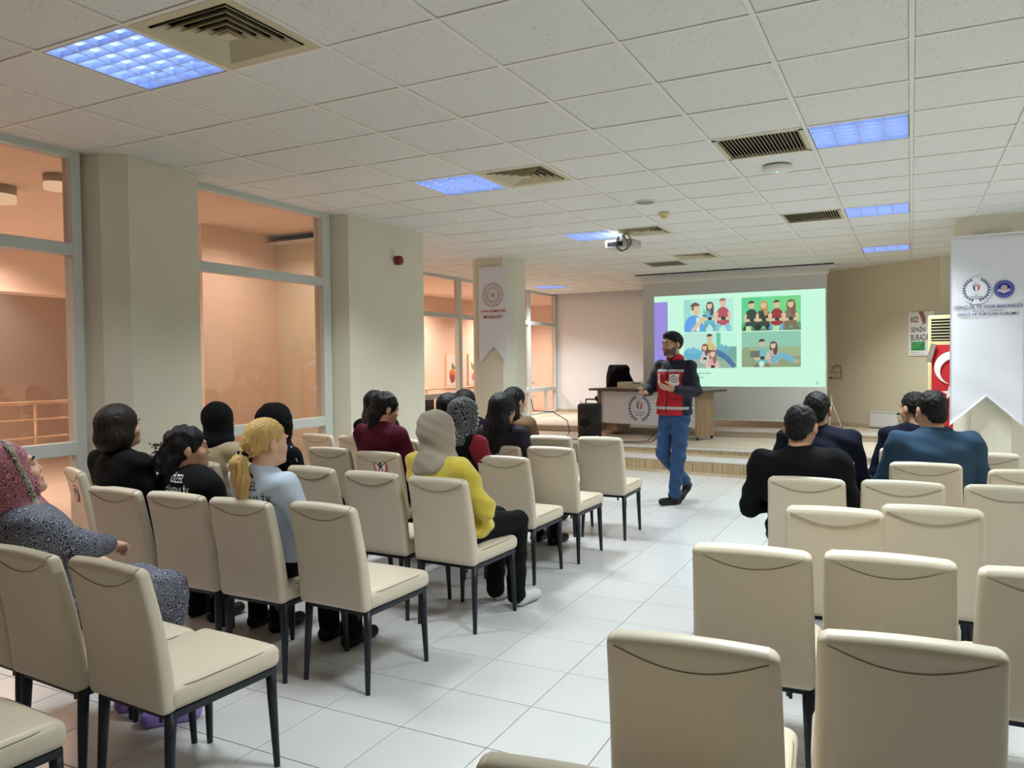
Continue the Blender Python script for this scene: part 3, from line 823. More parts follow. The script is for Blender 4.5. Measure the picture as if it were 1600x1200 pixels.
letters(t, 'YÜKSEK ÖĞRENİM', 0.005, -0.017, 1.962, 0.27, 0.028, m_greyink)
letters(t, 'KREDİ VE YURTLAR KURUMU', 0.005, -0.017, 1.928, 0.53, 0.038, m_navyink, 0.008)

# left banner on the free-standing column
t = thing('hanging_banner', 'narrow white swallow-tailed banner with a red round emblem on the free-standing column', 'banner', (-5.19, 9.55, 0))
swallow_banner(t, 0.46, 2.81, 1.46, 1.70, m_banner, 0.007)
MB().tube([(-0.25, 0.0, 2.81), (0.25, 0.0, 2.815)], 0.008, 8).obj('top_rod', m_whiteplastic, t)
em = MB(); C_ = (165, 62, 66); ex, ez = 0.0, 2.425
disc(em, ex, ez, 0.163, C_, -0.012, 40, 0.156)
for k in range(16):
    a = 2 * math.pi * k / 16; star(em, ex + 0.138 * math.cos(a), ez + 0.138 * math.sin(a), 0.012, C_, -0.012, a)
disc(em, ex, ez, 0.118, C_, -0.012, 36, 0.114); disc(em, ex, ez, 0.078, C_, -0.012, 36, 0.075)
for k in range(48):
    a = 2 * math.pi * k / 48; disc(em, ex + 0.096 * math.cos(a), ez + 0.096 * math.sin(a), 0.0055, C_, -0.012, 5)
youth_figures(em, ex, ez - 0.005, 0.062, -0.012, C_, C_)
em.obj('round_emblem', m_print, t)
letters(t, 'YURT HİZMETLERİ', 0.0, -0.013, 2.205, 0.40, 0.042, m_redink, 0.012)
letters(t, 'MÜDÜRLÜĞÜ', 0.0, -0.013, 2.125, 0.30, 0.052, m_redink, 0.012)

# ================================================================== OBJECTS AT THE END WALL
WD = Vector((1.7, -1.28, 0)).normalized(); WN = Vector((-WD.y, WD.x, 0)) * -1      # along the slanted wall, out into the hall
WANG = math.atan2(WD.y, WD.x)
def wallpt(x, off=0.0): return Vector((x, wall_right_line(x), 0)) + WN * off
# poster
p = wallpt(0.145, 0.012)
t = thing('wall_poster', 'white poster with bold black words and a green box on the tan wall', 'poster', (p.x, p.y, 0), WANG)
m_paper = mat('poster_paper', (228, 226, 220), 0.7, var=0.02)
MB().box(-0.21, 0.21, 0, 0.002, 1.515, 2.17).obj('sheet', m_paper, t)
m_ink = mat('black_ink', (28, 28, 30), 0.7)
def ltr_left(s_, x, z, w_, h, m=m_ink): return letters(t, s_, x + w_ / 2, -0.001, z, w_, h, m, 0.01)
ltr_left('BİZ', -0.17, 2.065, 0.125, 0.098); ltr_left('SENİN', -0.17, 1.915, 0.235, 0.098); ltr_left('BURADA', -0.17, 1.785, 0.30, 0.096)
MB().box(-0.165, 0.06, -0.002, 0.0, 1.595, 1.725).obj('green_box', mat('green_ink', (45, 140, 70), 0.7), t)
for k in range(3): MB().box(-0.155, 0.02 - 0.03 * k, -0.003, -0.0021, 1.70 - 0.03 * k, 1.706 - 0.03 * k).obj('small_print', mat('pale_green_ink', (150, 205, 160), 0.7), t)
for k in range(2): MB().box(-0.165, -0.05 + 0.1 * k, -0.001, 0.0, 1.563 - 0.025 * k, 1.567 - 0.025 * k).obj('small_print', m_greyink, t)
em = MB(); hand_c = (150, 105, 82)
limbpts = [(-0.05, 2.17), (0.03, 2.17), (0.075, 2.06), (0.06, 1.99), (0.03, 2.0), (0.012, 2.03), (-0.02, 2.11)]
em.add([(a, -0.001, b) for a, b in limbpts], [tuple(range(7))], hand_c)
for dx in (0.0, 0.02, 0.04):
    em.add([(0.02 + dx, -0.0012, 2.03), (0.035 + dx, -0.0012, 2.03), (0.03 + dx, -0.0012, 1.96 + dx * 0.5), (0.018 + dx, -0.0012, 1.97 + dx * 0.5)], [(0, 1, 2, 3)], hand_c)
em.obj('printed_hand', m_print, t)

# radiator
p = wallpt(-0.34, 0.05)
t = thing('radiator', 'small white panel radiator low on the tan wall', 'radiator', (p.x, p.y, 0), WANG)
m_rad = mat('radiator_enamel', (226, 225, 222), 0.35, var=0.02)
MB().bbox(-0.26, 0.24, 0.0, 0.05, 0.40, 0.65, 0.006).obj('panel', m_rad, t)
for k in range(14):
    x = -0.24 + k * 0.034; MB().bbox(x, x + 0.026, -0.006, 0.002, 0.42, 0.625, 0.003).obj('rib', m_rad, t)
for k in range(12):
    x = -0.235 + k * 0.039; MB().box(x, x + 0.02, -0.0075, 0.0, 0.632, 0.638).obj('top_slot', m_darkmetal, t)
MB().lathe([(0.014, 0), (0.018, 0.03), (0.014, 0.045)], 12, (0.25, -0.02, 0.635), 'x').obj('valve', m_black, t, True)
MB().tube([(0.29, -0.01, 0.635), (0.36, 0.0, 0.63), (0.37, 0.02, 0.60), (0.37, 0.03, 0.38)], 0.009, 8).obj('pipe', m_rad, t, True)

# cable loops sketched on the wall: thin black conduit frame
p = wallpt(-1.09, 0.01)
t = thing('wall_cable', 'thin black cable bent into a square on the wall right of the screen', 'cable', (p.x, p.y, 0), WANG)
MB().tube([(-0.13, 0, 1.165), (0.13, 0, 1.16)], 0.004, 6).tube([(-0.13, 0, 1.265), (0.12, 0, 1.255)], 0.004, 6).obj('strand', m_black, t)
MB().tube([(-0.12, 0, 1.26), (-0.02, 0, 1.385), (0.09, 0, 1.36), (0.09, 0, 1.16)], 0.004, 6).tube([(-0.13, 0, 1.345), (0.09, 0, 1.36)], 0.004, 6).obj('strand', m_black, t)
MB().bbox(-0.14, -0.12, -0.012, 0.012, 1.15, 1.18, 0.003).obj('clip', m_black, t)

# floor standing air conditioner
t = thing('air_conditioner', 'tall cream floor-standing air conditioner by the tan wall', 'air conditioner', (0.50, 12.42, ZS), math.radians(-14))
m_ac = mat('cream_cabinet', (232, 222, 166), 0.45, var=0.02)
MB().bbox(-0.26, 0.26, -0.16, 0.16, 0, 1.79, 0.02).obj('cabinet', m_ac, t)
MB().box(-0.215, 0.225, -0.164, -0.15, 1.43, 1.735).obj('outlet', m_ventdark, t)
for k in range(7): MB().bbox(-0.215, 0.225, -0.17, -0.158, 1.445 + k * 0.042, 1.456 + k * 0.042, 0.003).obj('louver', m_ac, t)
MB().lathe([(0.085, -0.158), (0.085, -0.165), (0.07, -0.166)], 24, (0.02, 0, 1.20), 'y').obj('control_dial', m_black, t)
for k in range(7): MB().box(-0.235, -0.16, -0.163, -0.158, 0.40 + k * 0.045, 0.408 + k * 0.045).obj('intake_slot', m_ventdark, t)
t2 = thing('wall_flag', 'red flag with white crescent and star hung on the air conditioner', 'flag', (0.51, 12.13, 0), math.radians(-14))
m_flag = mat('red_flag_cloth', (196, 26, 40), 0.8, var=0.05, scale=6, sheen=0.2)
V = []; F = []
nx, nz = 14, 26
for j in range(nz + 1):
    for i in range(nx + 1):
        x = -0.26 + 0.62 * i / nx; z = 0.40 + 1.26 * j / nz
        V.append((x, 0.008 * math.sin(x * 14 + z * 2), z))
V += [(v[0], v[1] + 0.004, v[2]) for v in V]; n1 = (nx + 1) * (nz + 1)
for j in range(nz):
    for i in range(nx):
        a = j * (nx + 1) + i; F.append((a, a + 1, a + nx + 2, a + nx + 1)); F.append((n1 + a, n1 + a + nx + 1, n1 + a + nx + 2, n1 + a + 1))
me = bpy.data.meshes.new('cloth'); me.from_pydata(V, [], F); link('cloth', me, m_flag, t2, True)
em = MB(); crescent(em, 0.0, 1.345, 0.225, (232, 230, 232), -0.012, -1.1, 0.8, 0.27, 30); star(em, -0.03, 1.00, 0.105, (232, 230, 232), -0.012, math.pi / 2 + 0.1)
em.obj('crescent_and_star', m_print, t2)
# cardboard flap behind the flag
tag(MB().bbox(-0.035, 0.035, -0.006, 0.006, -0.13, 0.13, 0.002).obj('cardboard_flap', mat('grey_cardboard', (140, 130, 118), 0.8)), 'grey cardboard flap tucked at the upper left corner of the red flag', 'cardboard')
bpy.data.objects['cardboard_flap'].location = (0.25, 12.16, 1.55); bpy.data.objects['cardboard_flap'].rotation_euler = (0, math.radians(14), math.radians(-14))
# small tripod behind the man in navy
t = thing('tripod_stand', 'thin white tripod stand on the stage by the tan wall', 'tripod', (-1.12, 13.3, ZS2))
for k in range(3):
    a = 2 * math.pi * k / 3 + 0.4
    MB().tube([(0, 0, 0.42), (0.16 * math.cos(a), 0.16 * math.sin(a), 0.012)], 0.007, 6).obj('leg', m_whiteplastic, t)
    MB().lathe([(0.011, 0), (0.011, 0.02)], 8, (0.16 * math.cos(a), 0.16 * math.sin(a), 0)).obj('foot', m_black, t)
MB().tube([(0, 0, 0.38), (0, 0, 0.52)], 0.008, 8).obj('pole', m_whiteplastic, t)

# siren on the second column
t = thing('alarm_siren', 'small dark red alarm siren high on the second wall column', 'siren', (-4.90, 6.83, 2.58))
m_siren = mat('red_siren', (120, 22, 28), 0.35)
MB().lathe([(0.05, 0.0), (0.05, 0.012)], 20, (0, 0, 0), 'x').obj('base', m_whiteplastic, t)
MB().lathe([(0.046, 0.012), (0.05, 0.02), (0.05, 0.07), (0.042, 0.085), (0.02, 0.09)], 20, (0, 0, 0), 'x').obj('housing', m_siren, t, True)

# ================================================================== STAGE FURNITURE
DA = Vector((-4.58, 12.01)); DB = Vector((-2.80, 11.48)); DL = (DB - DA).length
dk = thing('desk', 'wooden lectern desk with a white front panel and emblem on the stage', 'desk', (DA.x, DA.y, ZS), math.atan2(DB.y - DA.y, DB.x - DA.x))
m_deskwhite = mat('white_laminate', (218, 220, 226), 0.5, var=0.015)
MB().bbox(-0.12, DL + 0.14, -0.10, 0.62, 0.72, 0.755, 0.004).obj('top', m_desktop, dk)
for x in (0.0, DL - 0.045):
    s_ = MB().bbox(x, x + 0.045, -0.02, 0.47, 0.05, 0.72, 0.003).obj('side_panel', m_deskleg, dk)
    for y in (0.02, 0.43):
        MB().lathe([(0.022, -0.012), (0.026, 0.0), (0.022, 0.012)], 14, (x + 0.022, y, 0.026), 'x').bbox(x + 0.008, x + 0.036, y - 0.01, y + 0.01, 0.03, 0.055, 0.003).obj('caster', m_black, dk)
MB().bbox(0.045, DL - 0.045, 0.02, 0.045, 0.19, 0.71, 0.003).obj('front_panel', m_deskwhite, dk)
MB().bbox(0.045, 0.30, 0.10, 0.45, 0.06, 0.20, 0.003).obj('pedestal', m_deskleg, dk)
em = MB(); laurel_emblem(em, 0.80, 0.45, 0.19, 0.0185); em.obj('laurel_emblem', m_print, dk)
letters(dk, 'GENÇLİK VE SPOR', 0.80, 0.0175, 0.385, 0.21, 0.026, m_navyink); letters(dk, 'BAKANLIĞI', 0.80, 0.0175, 0.345, 0.14, 0.028, m_navyink)
Mdk = Matrix.Translation((DA.x, DA.y, ZS)) @ Matrix.Rotation(math.atan2(DB.y - DA.y, DB.x - DA.x), 4, 'Z')
# box of papers on the desk
p = Mdk @ Vector((0.30, 0.12, 0.755))
t = thing('paper_box', 'low white box standing on the left of the desk top', 'box', p, dk.rotation_euler.z)
m_box = mat('white_card', (222, 218, 204), 0.7, var=0.03)
MB().bbox(0, 0.28, 0, 0.26, 0, 0.095, 0.004).obj('tray', m_box, t); MB().bbox(0.285, 0.50, 0, 0.26, 0, 0.075, 0.004).obj('tray', m_box, t)
MB().box(0.02, 0.46, -0.01, 0.25, 0.096, 0.102).obj('lid', m_box, t)

def office_chair(label, loc, rz, back=True):
    t = thing('office_chair', label, 'office chair', loc, rz, 'black office chairs at the desk')
    for k in range(5):
        a = 2 * math.pi * k / 5 + 0.3
        MB().tube([(0.03 * math.cos(a), 0.03 * math.sin(a), 0.12), (0.17 * math.cos(a), 0.17 * math.sin(a), 0.105), (0.30 * math.cos(a), 0.30 * math.sin(a), 0.075)], [0.028, 0.024, 0.018], 8).obj('base_arm', m_black, t, True)
        MB().lathe([(0.02, -0.02), (0.027, -0.012), (0.027, 0.012), (0.02, 0.02)], 14, (0.30 * math.cos(a), 0.30 * math.sin(a), 0.027), 'x').tube([(0.30 * math.cos(a), 0.30 * math.sin(a), 0.03), (0.30 * math.cos(a), 0.30 * math.sin(a), 0.07)], 0.012, 8).obj('caster', m_black, t, True)
    MB().tube([(0, 0, 0.10), (0, 0, 0.42)], 0.025, 12).obj('gas_column', m_black, t, True)
    v, f = rbox(0.23, 0.23, 0.045, 0.035, 4, 4, 1, 2); MB().add([(p[0], p[1], p[2] + 0.46) for p in v], f).obj('seat', m_officefab, t, True)
    if back:
        v, f = rbox(0.21, 0.035, 0.24, 0.03, 6, 1, 5, 2)
        MB().add([(p[0] * (1 - 0.18 * max(0, p[2] / 0.24)), p[1] + 0.25 * (1 if True else 0) + 0.10 * (p[2] / 0.24) ** 2 * 0.5 - 0.6 * p[0] * p[0], p[2] + 0.80) for p in v], f).obj('backrest', m_officefab, t, True)
        MB().tube([(0, 0.1, 0.44), (0, 0.27, 0.46), (0, 0.29, 0.66)], 0.02, 8).obj('back_stem', m_black, t, True)
    return t
m_officefab = mat('black_office_fabric', (24, 24, 28), 0.8, bump=0.2, bscale=300)
p = Vector((-4.62, 12.78, 0)); office_chair('black office chair behind the left half of the desk, a coat over its back', (p.x, p.y, ZS2), dk.rotation_euler.z + 0.2)
p2 = Vector((-3.20, 12.70, 0)); office_chair('black office chair behind the right half of the desk, behind the standing man', (p2.x, p2.y, ZS2), dk.rotation_euler.z - 0.2, False)

# black rolling loudspeaker
t = thing('rolling_loudspeaker', 'black rolling case loudspeaker with a pulled-out handle left of the desk', 'loudspeaker', (-4.50, 11.42, ZS), math.radians(-5))
m_case = mat('black_case', (20, 20, 24), 0.4, bump=0.1, bscale=200)
v, f = rbox(0.165, 0.13, 0.255, 0.05, 2, 2, 3, 3); MB().add([(p[0] * (1 + 0.04 * p[2]), p[1], p[2] + 0.285) for p in v], f).obj('cabinet', m_case, t, True)
MB().lathe([(0.12, -0.134), (0.125, -0.14), (0.10, -0.142), (0.095, -0.134)], 28, (0, 0, 0.22), 'y').obj('speaker_ring', m_black, t, True)
MB().lathe([(0.095, -0.133), (0.05, -0.131)], 28, (0, 0, 0.22), 'y').obj('speaker_mesh', m_darkmetal, t)
MB().bbox(-0.09, 0.09, -0.136, -0.128, 0.38, 0.46, 0.004).obj('control_panel', m_black, t)
MB().tube([(-0.10, 0.08, 0.50), (-0.105, 0.08, 0.595), (0.105, 0.08, 0.60), (0.10, 0.08, 0.50)], 0.013, 8).obj('handle', m_black, t, True)
for x in (-0.13, 0.13): MB().lathe([(0.035, -0.015), (0.035, 0.015)], 16, (x, 0.10, 0.036), 'x').obj('wheel', m_black, t)
MB().bbox(-0.15, 0.15, -0.12, -0.09, 0, 0.04, 0.004).obj('foot_bar', m_black, t)
MB().tube([(-0.14, 0.05, 0.50), (-0.17, 0.05, 0.54), (-0.18, 0.05, 0.57)], 0.005, 6).obj('antenna', m_black, t)
# cables
tag(MB().tube([(-4.86, 10.05, 0.95), (-4.845, 10.10, 0.78), (-4.72, 10.5, 0.74), (-4.60, 10.75, 0.60), (-4.62, 10.9, 0.42), (-4.75, 11.05, 0.292), (-4.55, 11.0, 0.292), (-4.40, 10.95, 0.292), (-4.30, 10.85, 0.292)], 0.007, 6).obj('power_cable', m_black, None, True), 'thin black cable hanging from the free-standing column down to the stage', 'cable')
tag(MB().bbox(-4.36, -4.20, 10.72, 10.78, ZS + 0.001, ZS + 0.035, 0.006).obj('power_strip', m_black), 'small black power strip on the stage edge by the rolling loudspeaker', 'power strip')
tag(MB().tube([(-3.05, 11.35, 1.02), (-3.12, 11.25, 0.75), (-3.30, 11.15, 0.5), (-3.45, 11.1, 0.30), (-3.6, 11.0, 0.292), (-4.0, 10.9, 0.292), (-4.18, 10.76, 0.30)], 0.006, 6).obj('microphone_cable', m_black, None, True), 'black cable running down from the desk over the stage floor', 'cable')
tag(MB().tube([(-2.98, 11.3, 0.92), (-3.10, 11.2, 0.6), (-3.35, 11.0, 0.30), (-3.5, 10.85, 0.291), (-3.8, 10.8, 0.291)], 0.006, 6).obj('microphone_cable', m_black, None, True), 'second black cable beside it, behind the standing man', 'cable')

# ================================================================== LOBBY THINGS
m_rail = mat('pale_rail_metal', (225, 195, 165), 0.35, metal=0.3)
def railing(label, x, y0, y1, zs, posts):
    t = thing('stair_railing', label, 'railing', (x, y0, 0))
    for z in zs: MB().tube([(0, 0, z), (0, y1 - y0, z)], 0.016 if z == max(zs) else 0.009, 8).obj('rail', m_rail, t, True)
    for y in posts: MB().tube([(0, y - y0, 0), (0, y - y0, max(zs))], 0.014, 8).obj('post', m_rail, t, True)
railing('pale metal railing with three bars behind the leftmost window', -7.8, 1.0, 6.0, (0.78, 0.96, 1.13), (1.2, 2.4, 3.6, 4.72, 5.9))
railing('pale metal railing behind the window left of the free-standing column', -8.6, 9.6, 18.0, (0.6, 0.95), (10, 11.5, 13, 14.5, 16, 17.5))
def round_lamp(label, loc, r=0.13, h=0.14):
    t = thing('lobby_lamp', label, 'lamp', loc, group='round lobby lamps')
    MB().lathe([(r, 0), (r, -h * 0.55)], 24).obj('body', mat('grey_lamp_body', (170, 160, 150), 0.4), t, True)
    MB().lathe([(r * 0.98, -h * 0.55), (r * 0.98, -h), (r * 0.6, -h * 1.05)], 24).obj('shade', emat('warm_lamp_shade', (255, 225, 190), 1.1), t, True)
round_lamp('round drum lamp on the lobby ceiling at the left edge of the photo', (-7.0, 3.98, 3.05))
round_lamp('round lobby lamp behind the top right of the leftmost window', (-6.2, 3.98, 3.05), 0.1, 0.12)
round_lamp('small round lobby lamp far behind the leftmost window', (-11.4, 7.05, 3.05), 0.16, 0.3)
for (x, y, s_, p) in ((-7.2, 2.0, 1.0, 0.55), (-9.2, 5.0, 1.2, 1.0), (-6.15, 6.3, 0.6, 0.13), (-8.8, 10.5, 0.8, 0.8), (-8.9, 14.5, 0.8, 0.85), (-8.9, 17.8, 0.8, 0.9), (-11.5, 2.0, 1.2, 0.9)):  # area lights added to brighten the lobby, without fixtures of their own
    ld = bpy.data.lights.new('lobby_fill', 'AREA'); ld.size = s_; ld.energy = LOBBY_W * p; ld.color = LOBBY_COLOR; ld.spread = math.radians(150)
    lo = bpy.data.objects.new('lobby_fill', ld); COL.objects.link(lo); lo.location = (x, y, 3.0)
# pictures on the lobby wall
for k, (y, lb) in enumerate(((16.2, 'framed fruit picture on the lobby wall, nearer to the window mullion'), (17.25, 'framed plant picture on the lobby wall beside the free-standing column'))):
    t = thing('framed_picture', lb, 'picture', (-9.985, y, 1.3), math.radians(90))
    MB().bbox(-0.26, 0.26, -0.02, 0.0, -0.42, 0.42, 0.004).obj('frame', mat('pale_picture_frame', (235, 205, 170), 0.6), t)
    MB().box(-0.22, 0.22, -0.023, -0.02, -0.38, 0.38).obj('sheet', m_paper, t)
    em = MB()
    if k == 0:
        disc(em, 0.0, -0.12, 0.15, (215, 120, 60), -0.0245, 18); disc(em, 0.0, -0.2, 0.11, (150, 60, 50), -0.0255, 18); leaf(em, -0.02, 0.02, 1.2, 0.18, 0.05, (80, 130, 60), -0.025); leaf(em, 0.02, 0.02, 0.5, 0.16, 0.05, (100, 140, 60), -0.0252)
    else:
        for a in (1.0, 1.5, 2.1): leaf(em, 0, -0.05, a, 0.32, 0.05, (120, 150, 80), -0.0245)
        disc(em, 0.0, -0.18, 0.11, (200, 110, 100), -0.0255, 18)
    em.obj('print', m_print, t)
# white door at the far left of the lobby
t = struct(thing('door_1', 'white framed door in the lobby behind the leftmost window', 'door', (-12.98, 6.5, 0)))
del t['category']
MB().box(0, 0.05, -0.45, -0.38, 0, 2.1).box(0, 0.05, 0.38, 0.45, 0, 2.1).box(0, 0.05, -0.45, 0.45, 2.03, 2.1).obj('door_frame', m_frame, t)
MB().box(0, 0.03, -0.38, 0.38, 0, 2.03).obj('door_leaf', mat('grey_door', (120, 100, 90), 0.5), t)
# sofa seen low through the last window
t = thing('lobby_sofa', 'grey sofa in the lobby low behind the last window', 'sofa', (-9.3, 17.2, 0), math.radians(90))
m_sofa = mat('grey_sofa_fabric', (120, 112, 105), 0.9)
MB().bbox(-0.9, 0.9, -0.4, 0.4, 0.0, 0.42, 0.05).obj('seat', m_sofa, t, True); MB().bbox(-0.9, 0.9, 0.25, 0.45, 0.3, 0.8, 0.05).obj('backrest', m_sofa, t, True)
for x in (-0.95, 0.83): MB().bbox(x, x + 0.14, -0.4, 0.45, 0.05, 0.6, 0.04).obj('armrest', m_sofa, t, True)
t = thing('lobby_chair', 'dark lobby chair behind the window beside the grey headscarf', 'chair', (-7.9, 11.6, 0), math.radians(60))
v, f = rbox(0.25, 0.04, 0.28, 0.035, 4, 1, 4, 2); MB().add([(p[0], p[1] - 0.2, p[2] + 0.60) for p in v], f).obj('backrest', m_officefab, t, True)
v, f = rbox(0.25, 0.24, 0.04, 0.035, 4, 4, 1, 2); MB().add([(p[0], p[1], p[2] + 0.42) for p in v], f).obj('seat', m_officefab, t, True)
for x in (-0.2, 0.2):
    for y in (-0.2, 0.2): MB().tube([(x, y, 0), (x, y, 0.4)], 0.015, 8).obj('leg', m_black, t)

# ================================================================== CHAIRS
m_leather = mat('beige_leatherette', (210, 197, 175), 0.42, var=0.035, scale=5, bump=0.06, bscale=260, spec=0.45)
m_leather2 = mat('pale_leatherette_top', (204, 194, 172), 0.38, var=0.03, scale=5, bump=0.05, bscale=260)
m_leg = mat('blue_black_metal', (26, 32, 42), 0.42, var=0.08, scale=20, metal=0.2)
m_piping = mat('seam', (140, 124, 98), 0.7)
BL = 0.50          # backrest length along its curve
def back_curve(v):
    """centre line of the backrest, v from 0 (bottom) to 1 (top): y, z and normal pointing forward"""
    th = math.radians(1.0 + 12.0 * v)
    y = -0.205 - 0.085 * v - 0.012 * math.sin(v * math.pi) * -1
    z = 0.372 + 0.488 * v
    return y, z, (math.cos(th), math.sin(th))
def back_halfw(v): return 0.208 - 0.016 * v - 0.006 * (1 - v) ** 2
def back_map(p):
    # box coords: x in [-1..1]*hx, y thickness, z along length
    v = (p[2] + BL / 2) / BL
    y, z, n = back_curve(v)
    k = back_halfw(v) / 0.2
    th = p[1] * (1.0 - 0.22 * v)
    bow = -0.10 * (p[0]) ** 2 + 0.0
    return (p[0] * k, y + n[0] * th - bow * -1.0 * 0.35, z + n[1] * th - (0.16 * p[0] ** 2 if v > 0.9 else 0) * (v - 0.9) * 10)
def make_chair():
    t = thing('chair', '', 'chair')
    # seat: flat cushion, slightly crowned
    v, f = rbox(0.212, 0.235, 0.042, 0.034, 6, 6, 1, 3)
    vs = []
    for p in v:
        crown = 0.012 * (1 - (p[0] / 0.212) ** 2) * (1 - (p[1] / 0.235) ** 2) if p[2] > 0 else 0
        w_ = 1.0 - 0.03 * (p[1] < 0) * (-p[1] / 0.235)
        vs.append((p[0] * w_, p[1] + 0.015, p[2] + 0.417 + crown))
    seat = MB().add(vs, f).obj('seat', m_leather, t, True)
    # seam around the seat top
    pts = []
    for a in range(49):
        th = 2 * math.pi * a / 48
        c_, s_ = math.cos(th), math.sin(th)
        q = max(abs(c_) ** 0.28 * 0 + (abs(c_) ** 6 + abs(s_) ** 6) ** (1 / 6), 1e-6)
        pts.append((c_ / q * 0.203, s_ / q * 0.226 + 0.015, 0.4505))
    MB().tube(pts, 0.0022, 5, cap=False).obj('piping', m_piping, seat)
    v, f = rbox(0.2, 0.034, BL / 2, 0.026, 8, 1, 12, 3)
    back = MB().add([back_map(p) for p in v], f).obj('backrest', m_leather, t, True)
    # folded top panel with a curved seam on the rear side
    V = []; F = []; nx = 20; rows = 7
    prof = lambda x: 0.052 * (1 - (x / 0.178) ** 2)
    for i in range(nx + 1):
        x = -0.178 + 0.356 * i / nx
        dz = max(prof(x), 0.002)
        for j in range(rows + 1):
            if j < rows - 2:
                zc = BL / 2 - 0.018 - dz * (1 - j / (rows - 3)); V.append(back_map((x, -0.034 - 0.0025, zc)))
            elif j == rows - 2: V.append(back_map((x, -0.027, BL / 2 - 0.003)))
            elif j == rows - 1: V.append(back_map((x, -0.012, BL / 2 + 0.0035)))
            else: V.append(back_map((x, 0.012, BL / 2 + 0.003)))
    for i in range(nx):
        for j in range(rows):
            a = i * (rows + 1) + j; F.append((a, a + rows + 1, a + rows + 2, a + 1))
    me = bpy.data.meshes.new('top_fold'); me.from_pydata(V, [], F); link('top_fold', me, m_leather2, back, True)
    seam = [tuple(Vector(V[i * (rows + 1)]) + Vector((0, -0.001, 0))) for i in range(nx + 1)]
    MB().tube(seam, 0.0017, 5).obj('piping', m_piping, back)
    # frame under the seat
    fr = MB()
    for s_ in (-1, 1):
        fr.bbox(s_ * 0.185 - 0.012, s_ * 0.185 + 0.012, -0.20, 0.235, 0.352, 0.376, 0.003)
    fr.bbox(-0.185, 0.185, -0.212, -0.188, 0.352, 0.376, 0.003).bbox(-0.185, 0.185, 0.212, 0.236, 0.352, 0.376, 0.003)
    fr.obj('seat_frame', m_leg, t)
    for sx_ in (-1, 1):
        for (ya, yb) in ((-0.195, -0.215), (0.222, 0.235)):
            MB().tube([(sx_ * 0.176, ya, 0.372), (sx_ * 0.178, ya + (yb - ya) * 0.3, 0.26), (sx_ * 0.186, yb, 0.008), (sx_ * 0.186, yb, 0.0)], [0.0195, 0.0175, 0.0115, 0.0115], 10).obj('leg', m_leg, t, True)
    MB().tube([(0.12, -0.19, 0.362), (0.12, -0.19, 0.325)], 0.007, 6).obj('stacking_stub', m_leg, t)
    return t
chair0 = make_chair(); chair_used = [False]
def chair(x, ytop, rz, label, group='chairs of the left block'):
    """x of the centre, y of the back's top edge, turn in degrees"""
    o = chair0 if not chair_used[0] else copy_tree(chair0)
    chair_used[0] = True
    a = math.radians(rz)
    o.location = (x - 0.29 * math.sin(a), ytop + 0.29 * math.cos(a), 0); o.rotation_euler = (0, 0, a)
    o['label'] = label; o['group'] = group
    return o
GL, GR = 'chairs of the left block', 'chairs of the right block'
chair(-2.42, 0.87, -3, 'beige chair at the bottom left corner, only its seat in view', GL)
chair(-2.295, 1.60, -3, 'empty beige chair at the aisle end of the nearest left row, seat fully in view', GL)
chair(-2.72, 1.59, -3, 'empty beige chair in the nearest left row, its back cut by the left photo edge', GL)
chair(-3.13, 1.62, -3, 'beige chair under the woman in the paisley dress, at the left photo edge', GL)
chair(-2.35, 2.69, -2, 'empty beige chair at the aisle to the right of the blonde woman', GL)
chair(-2.78, 2.62, 0, 'beige chair under the blonde woman in the pale blue vest', GL)
chair(-3.215, 2.62, 1, 'beige chair under the curly-haired woman in the black security jacket', GL)
chair(-3.66, 2.61, 0, 'beige chair under the woman with the brown bob', GL)
chair(-4.55, 2.98, -22, 'beige chair turned sideways by the left window, a round sticker on its back', GL)
chair(-2.305, 3.575, -2, 'beige chair under the woman in yellow', GL)
chair(-2.77, 3.60, -1, 'empty beige chair immediately left of the woman in yellow', GL)
chair(-3.26, 3.64, -4, 'empty beige chair immediately right of the blonde woman\'s shoulder', GL)
chair(-3.74, 3.60, -2, 'beige chair under the woman in the black hood with a dark jacket', GL)
chair(-4.16, 3.56, 2, 'beige chair under the person in the beige jacket and black hood', GL)
chair(-2.41, 4.545, 0, 'empty beige chair immediately right of the woman in yellow', GL)
chair(-2.90, 4.46, 0, 'beige chair under the woman with the black and white headscarf', GL)
chair(-3.36, 4.44, -1, 'beige chair with a round red sticker under the woman in maroon', GL)
chair(-3.87, 4.52, 1, 'empty beige chair left of the chair with the red sticker', GL)
chair(-2.35, 5.175, -1, 'empty beige chair at the aisle, second from the stage', GL)
chair(-2.78, 5.16, 0, 'beige chair under the woman with long black hair', GL)
chair(-3.80, 5.30, 0, 'beige chair behind the woman in maroon, right of her', GL)
chair(-4.27, 5.33, -5, 'empty beige chair left of the woman in maroon', GL)
chair(-4.72, 5.36, -8, 'empty beige chair farthest left by the second column', GL)
chair(-3.33, 5.22, 0, 'beige chair hidden behind the grey headscarf', GL)
chair(-2.28, 6.01, 2, 'empty beige chair at the aisle nearest to the stage', GL)
chair(-2.71, 5.965, 2, 'empty beige chair left of the aisle chair nearest to the stage', GL)
chair(-3.17, 5.98, 0, 'beige chair under the woman in the brown coat', GL)
chair(-3.68, 5.98, 0, 'beige chair under the dark-haired woman farthest forward', GL)
chair(-0.43, 1.09, 6, 'beige chair at the bottom edge, only the corner of its back in view', GR)
chair(-0.44, 1.72, 5, 'large empty beige chair in the foreground beside the aisle, left of the two nearest', GR)
chair(0.0, 1.93, 5, 'large empty beige chair in the foreground, right of the two nearest', GR)
chair(-0.475, 2.66, 4, 'empty beige chair at the aisle in the second nearest right row', GR)
chair(-0.06, 2.73, 2, 'empty beige chair in the middle of the second nearest right row', GR)
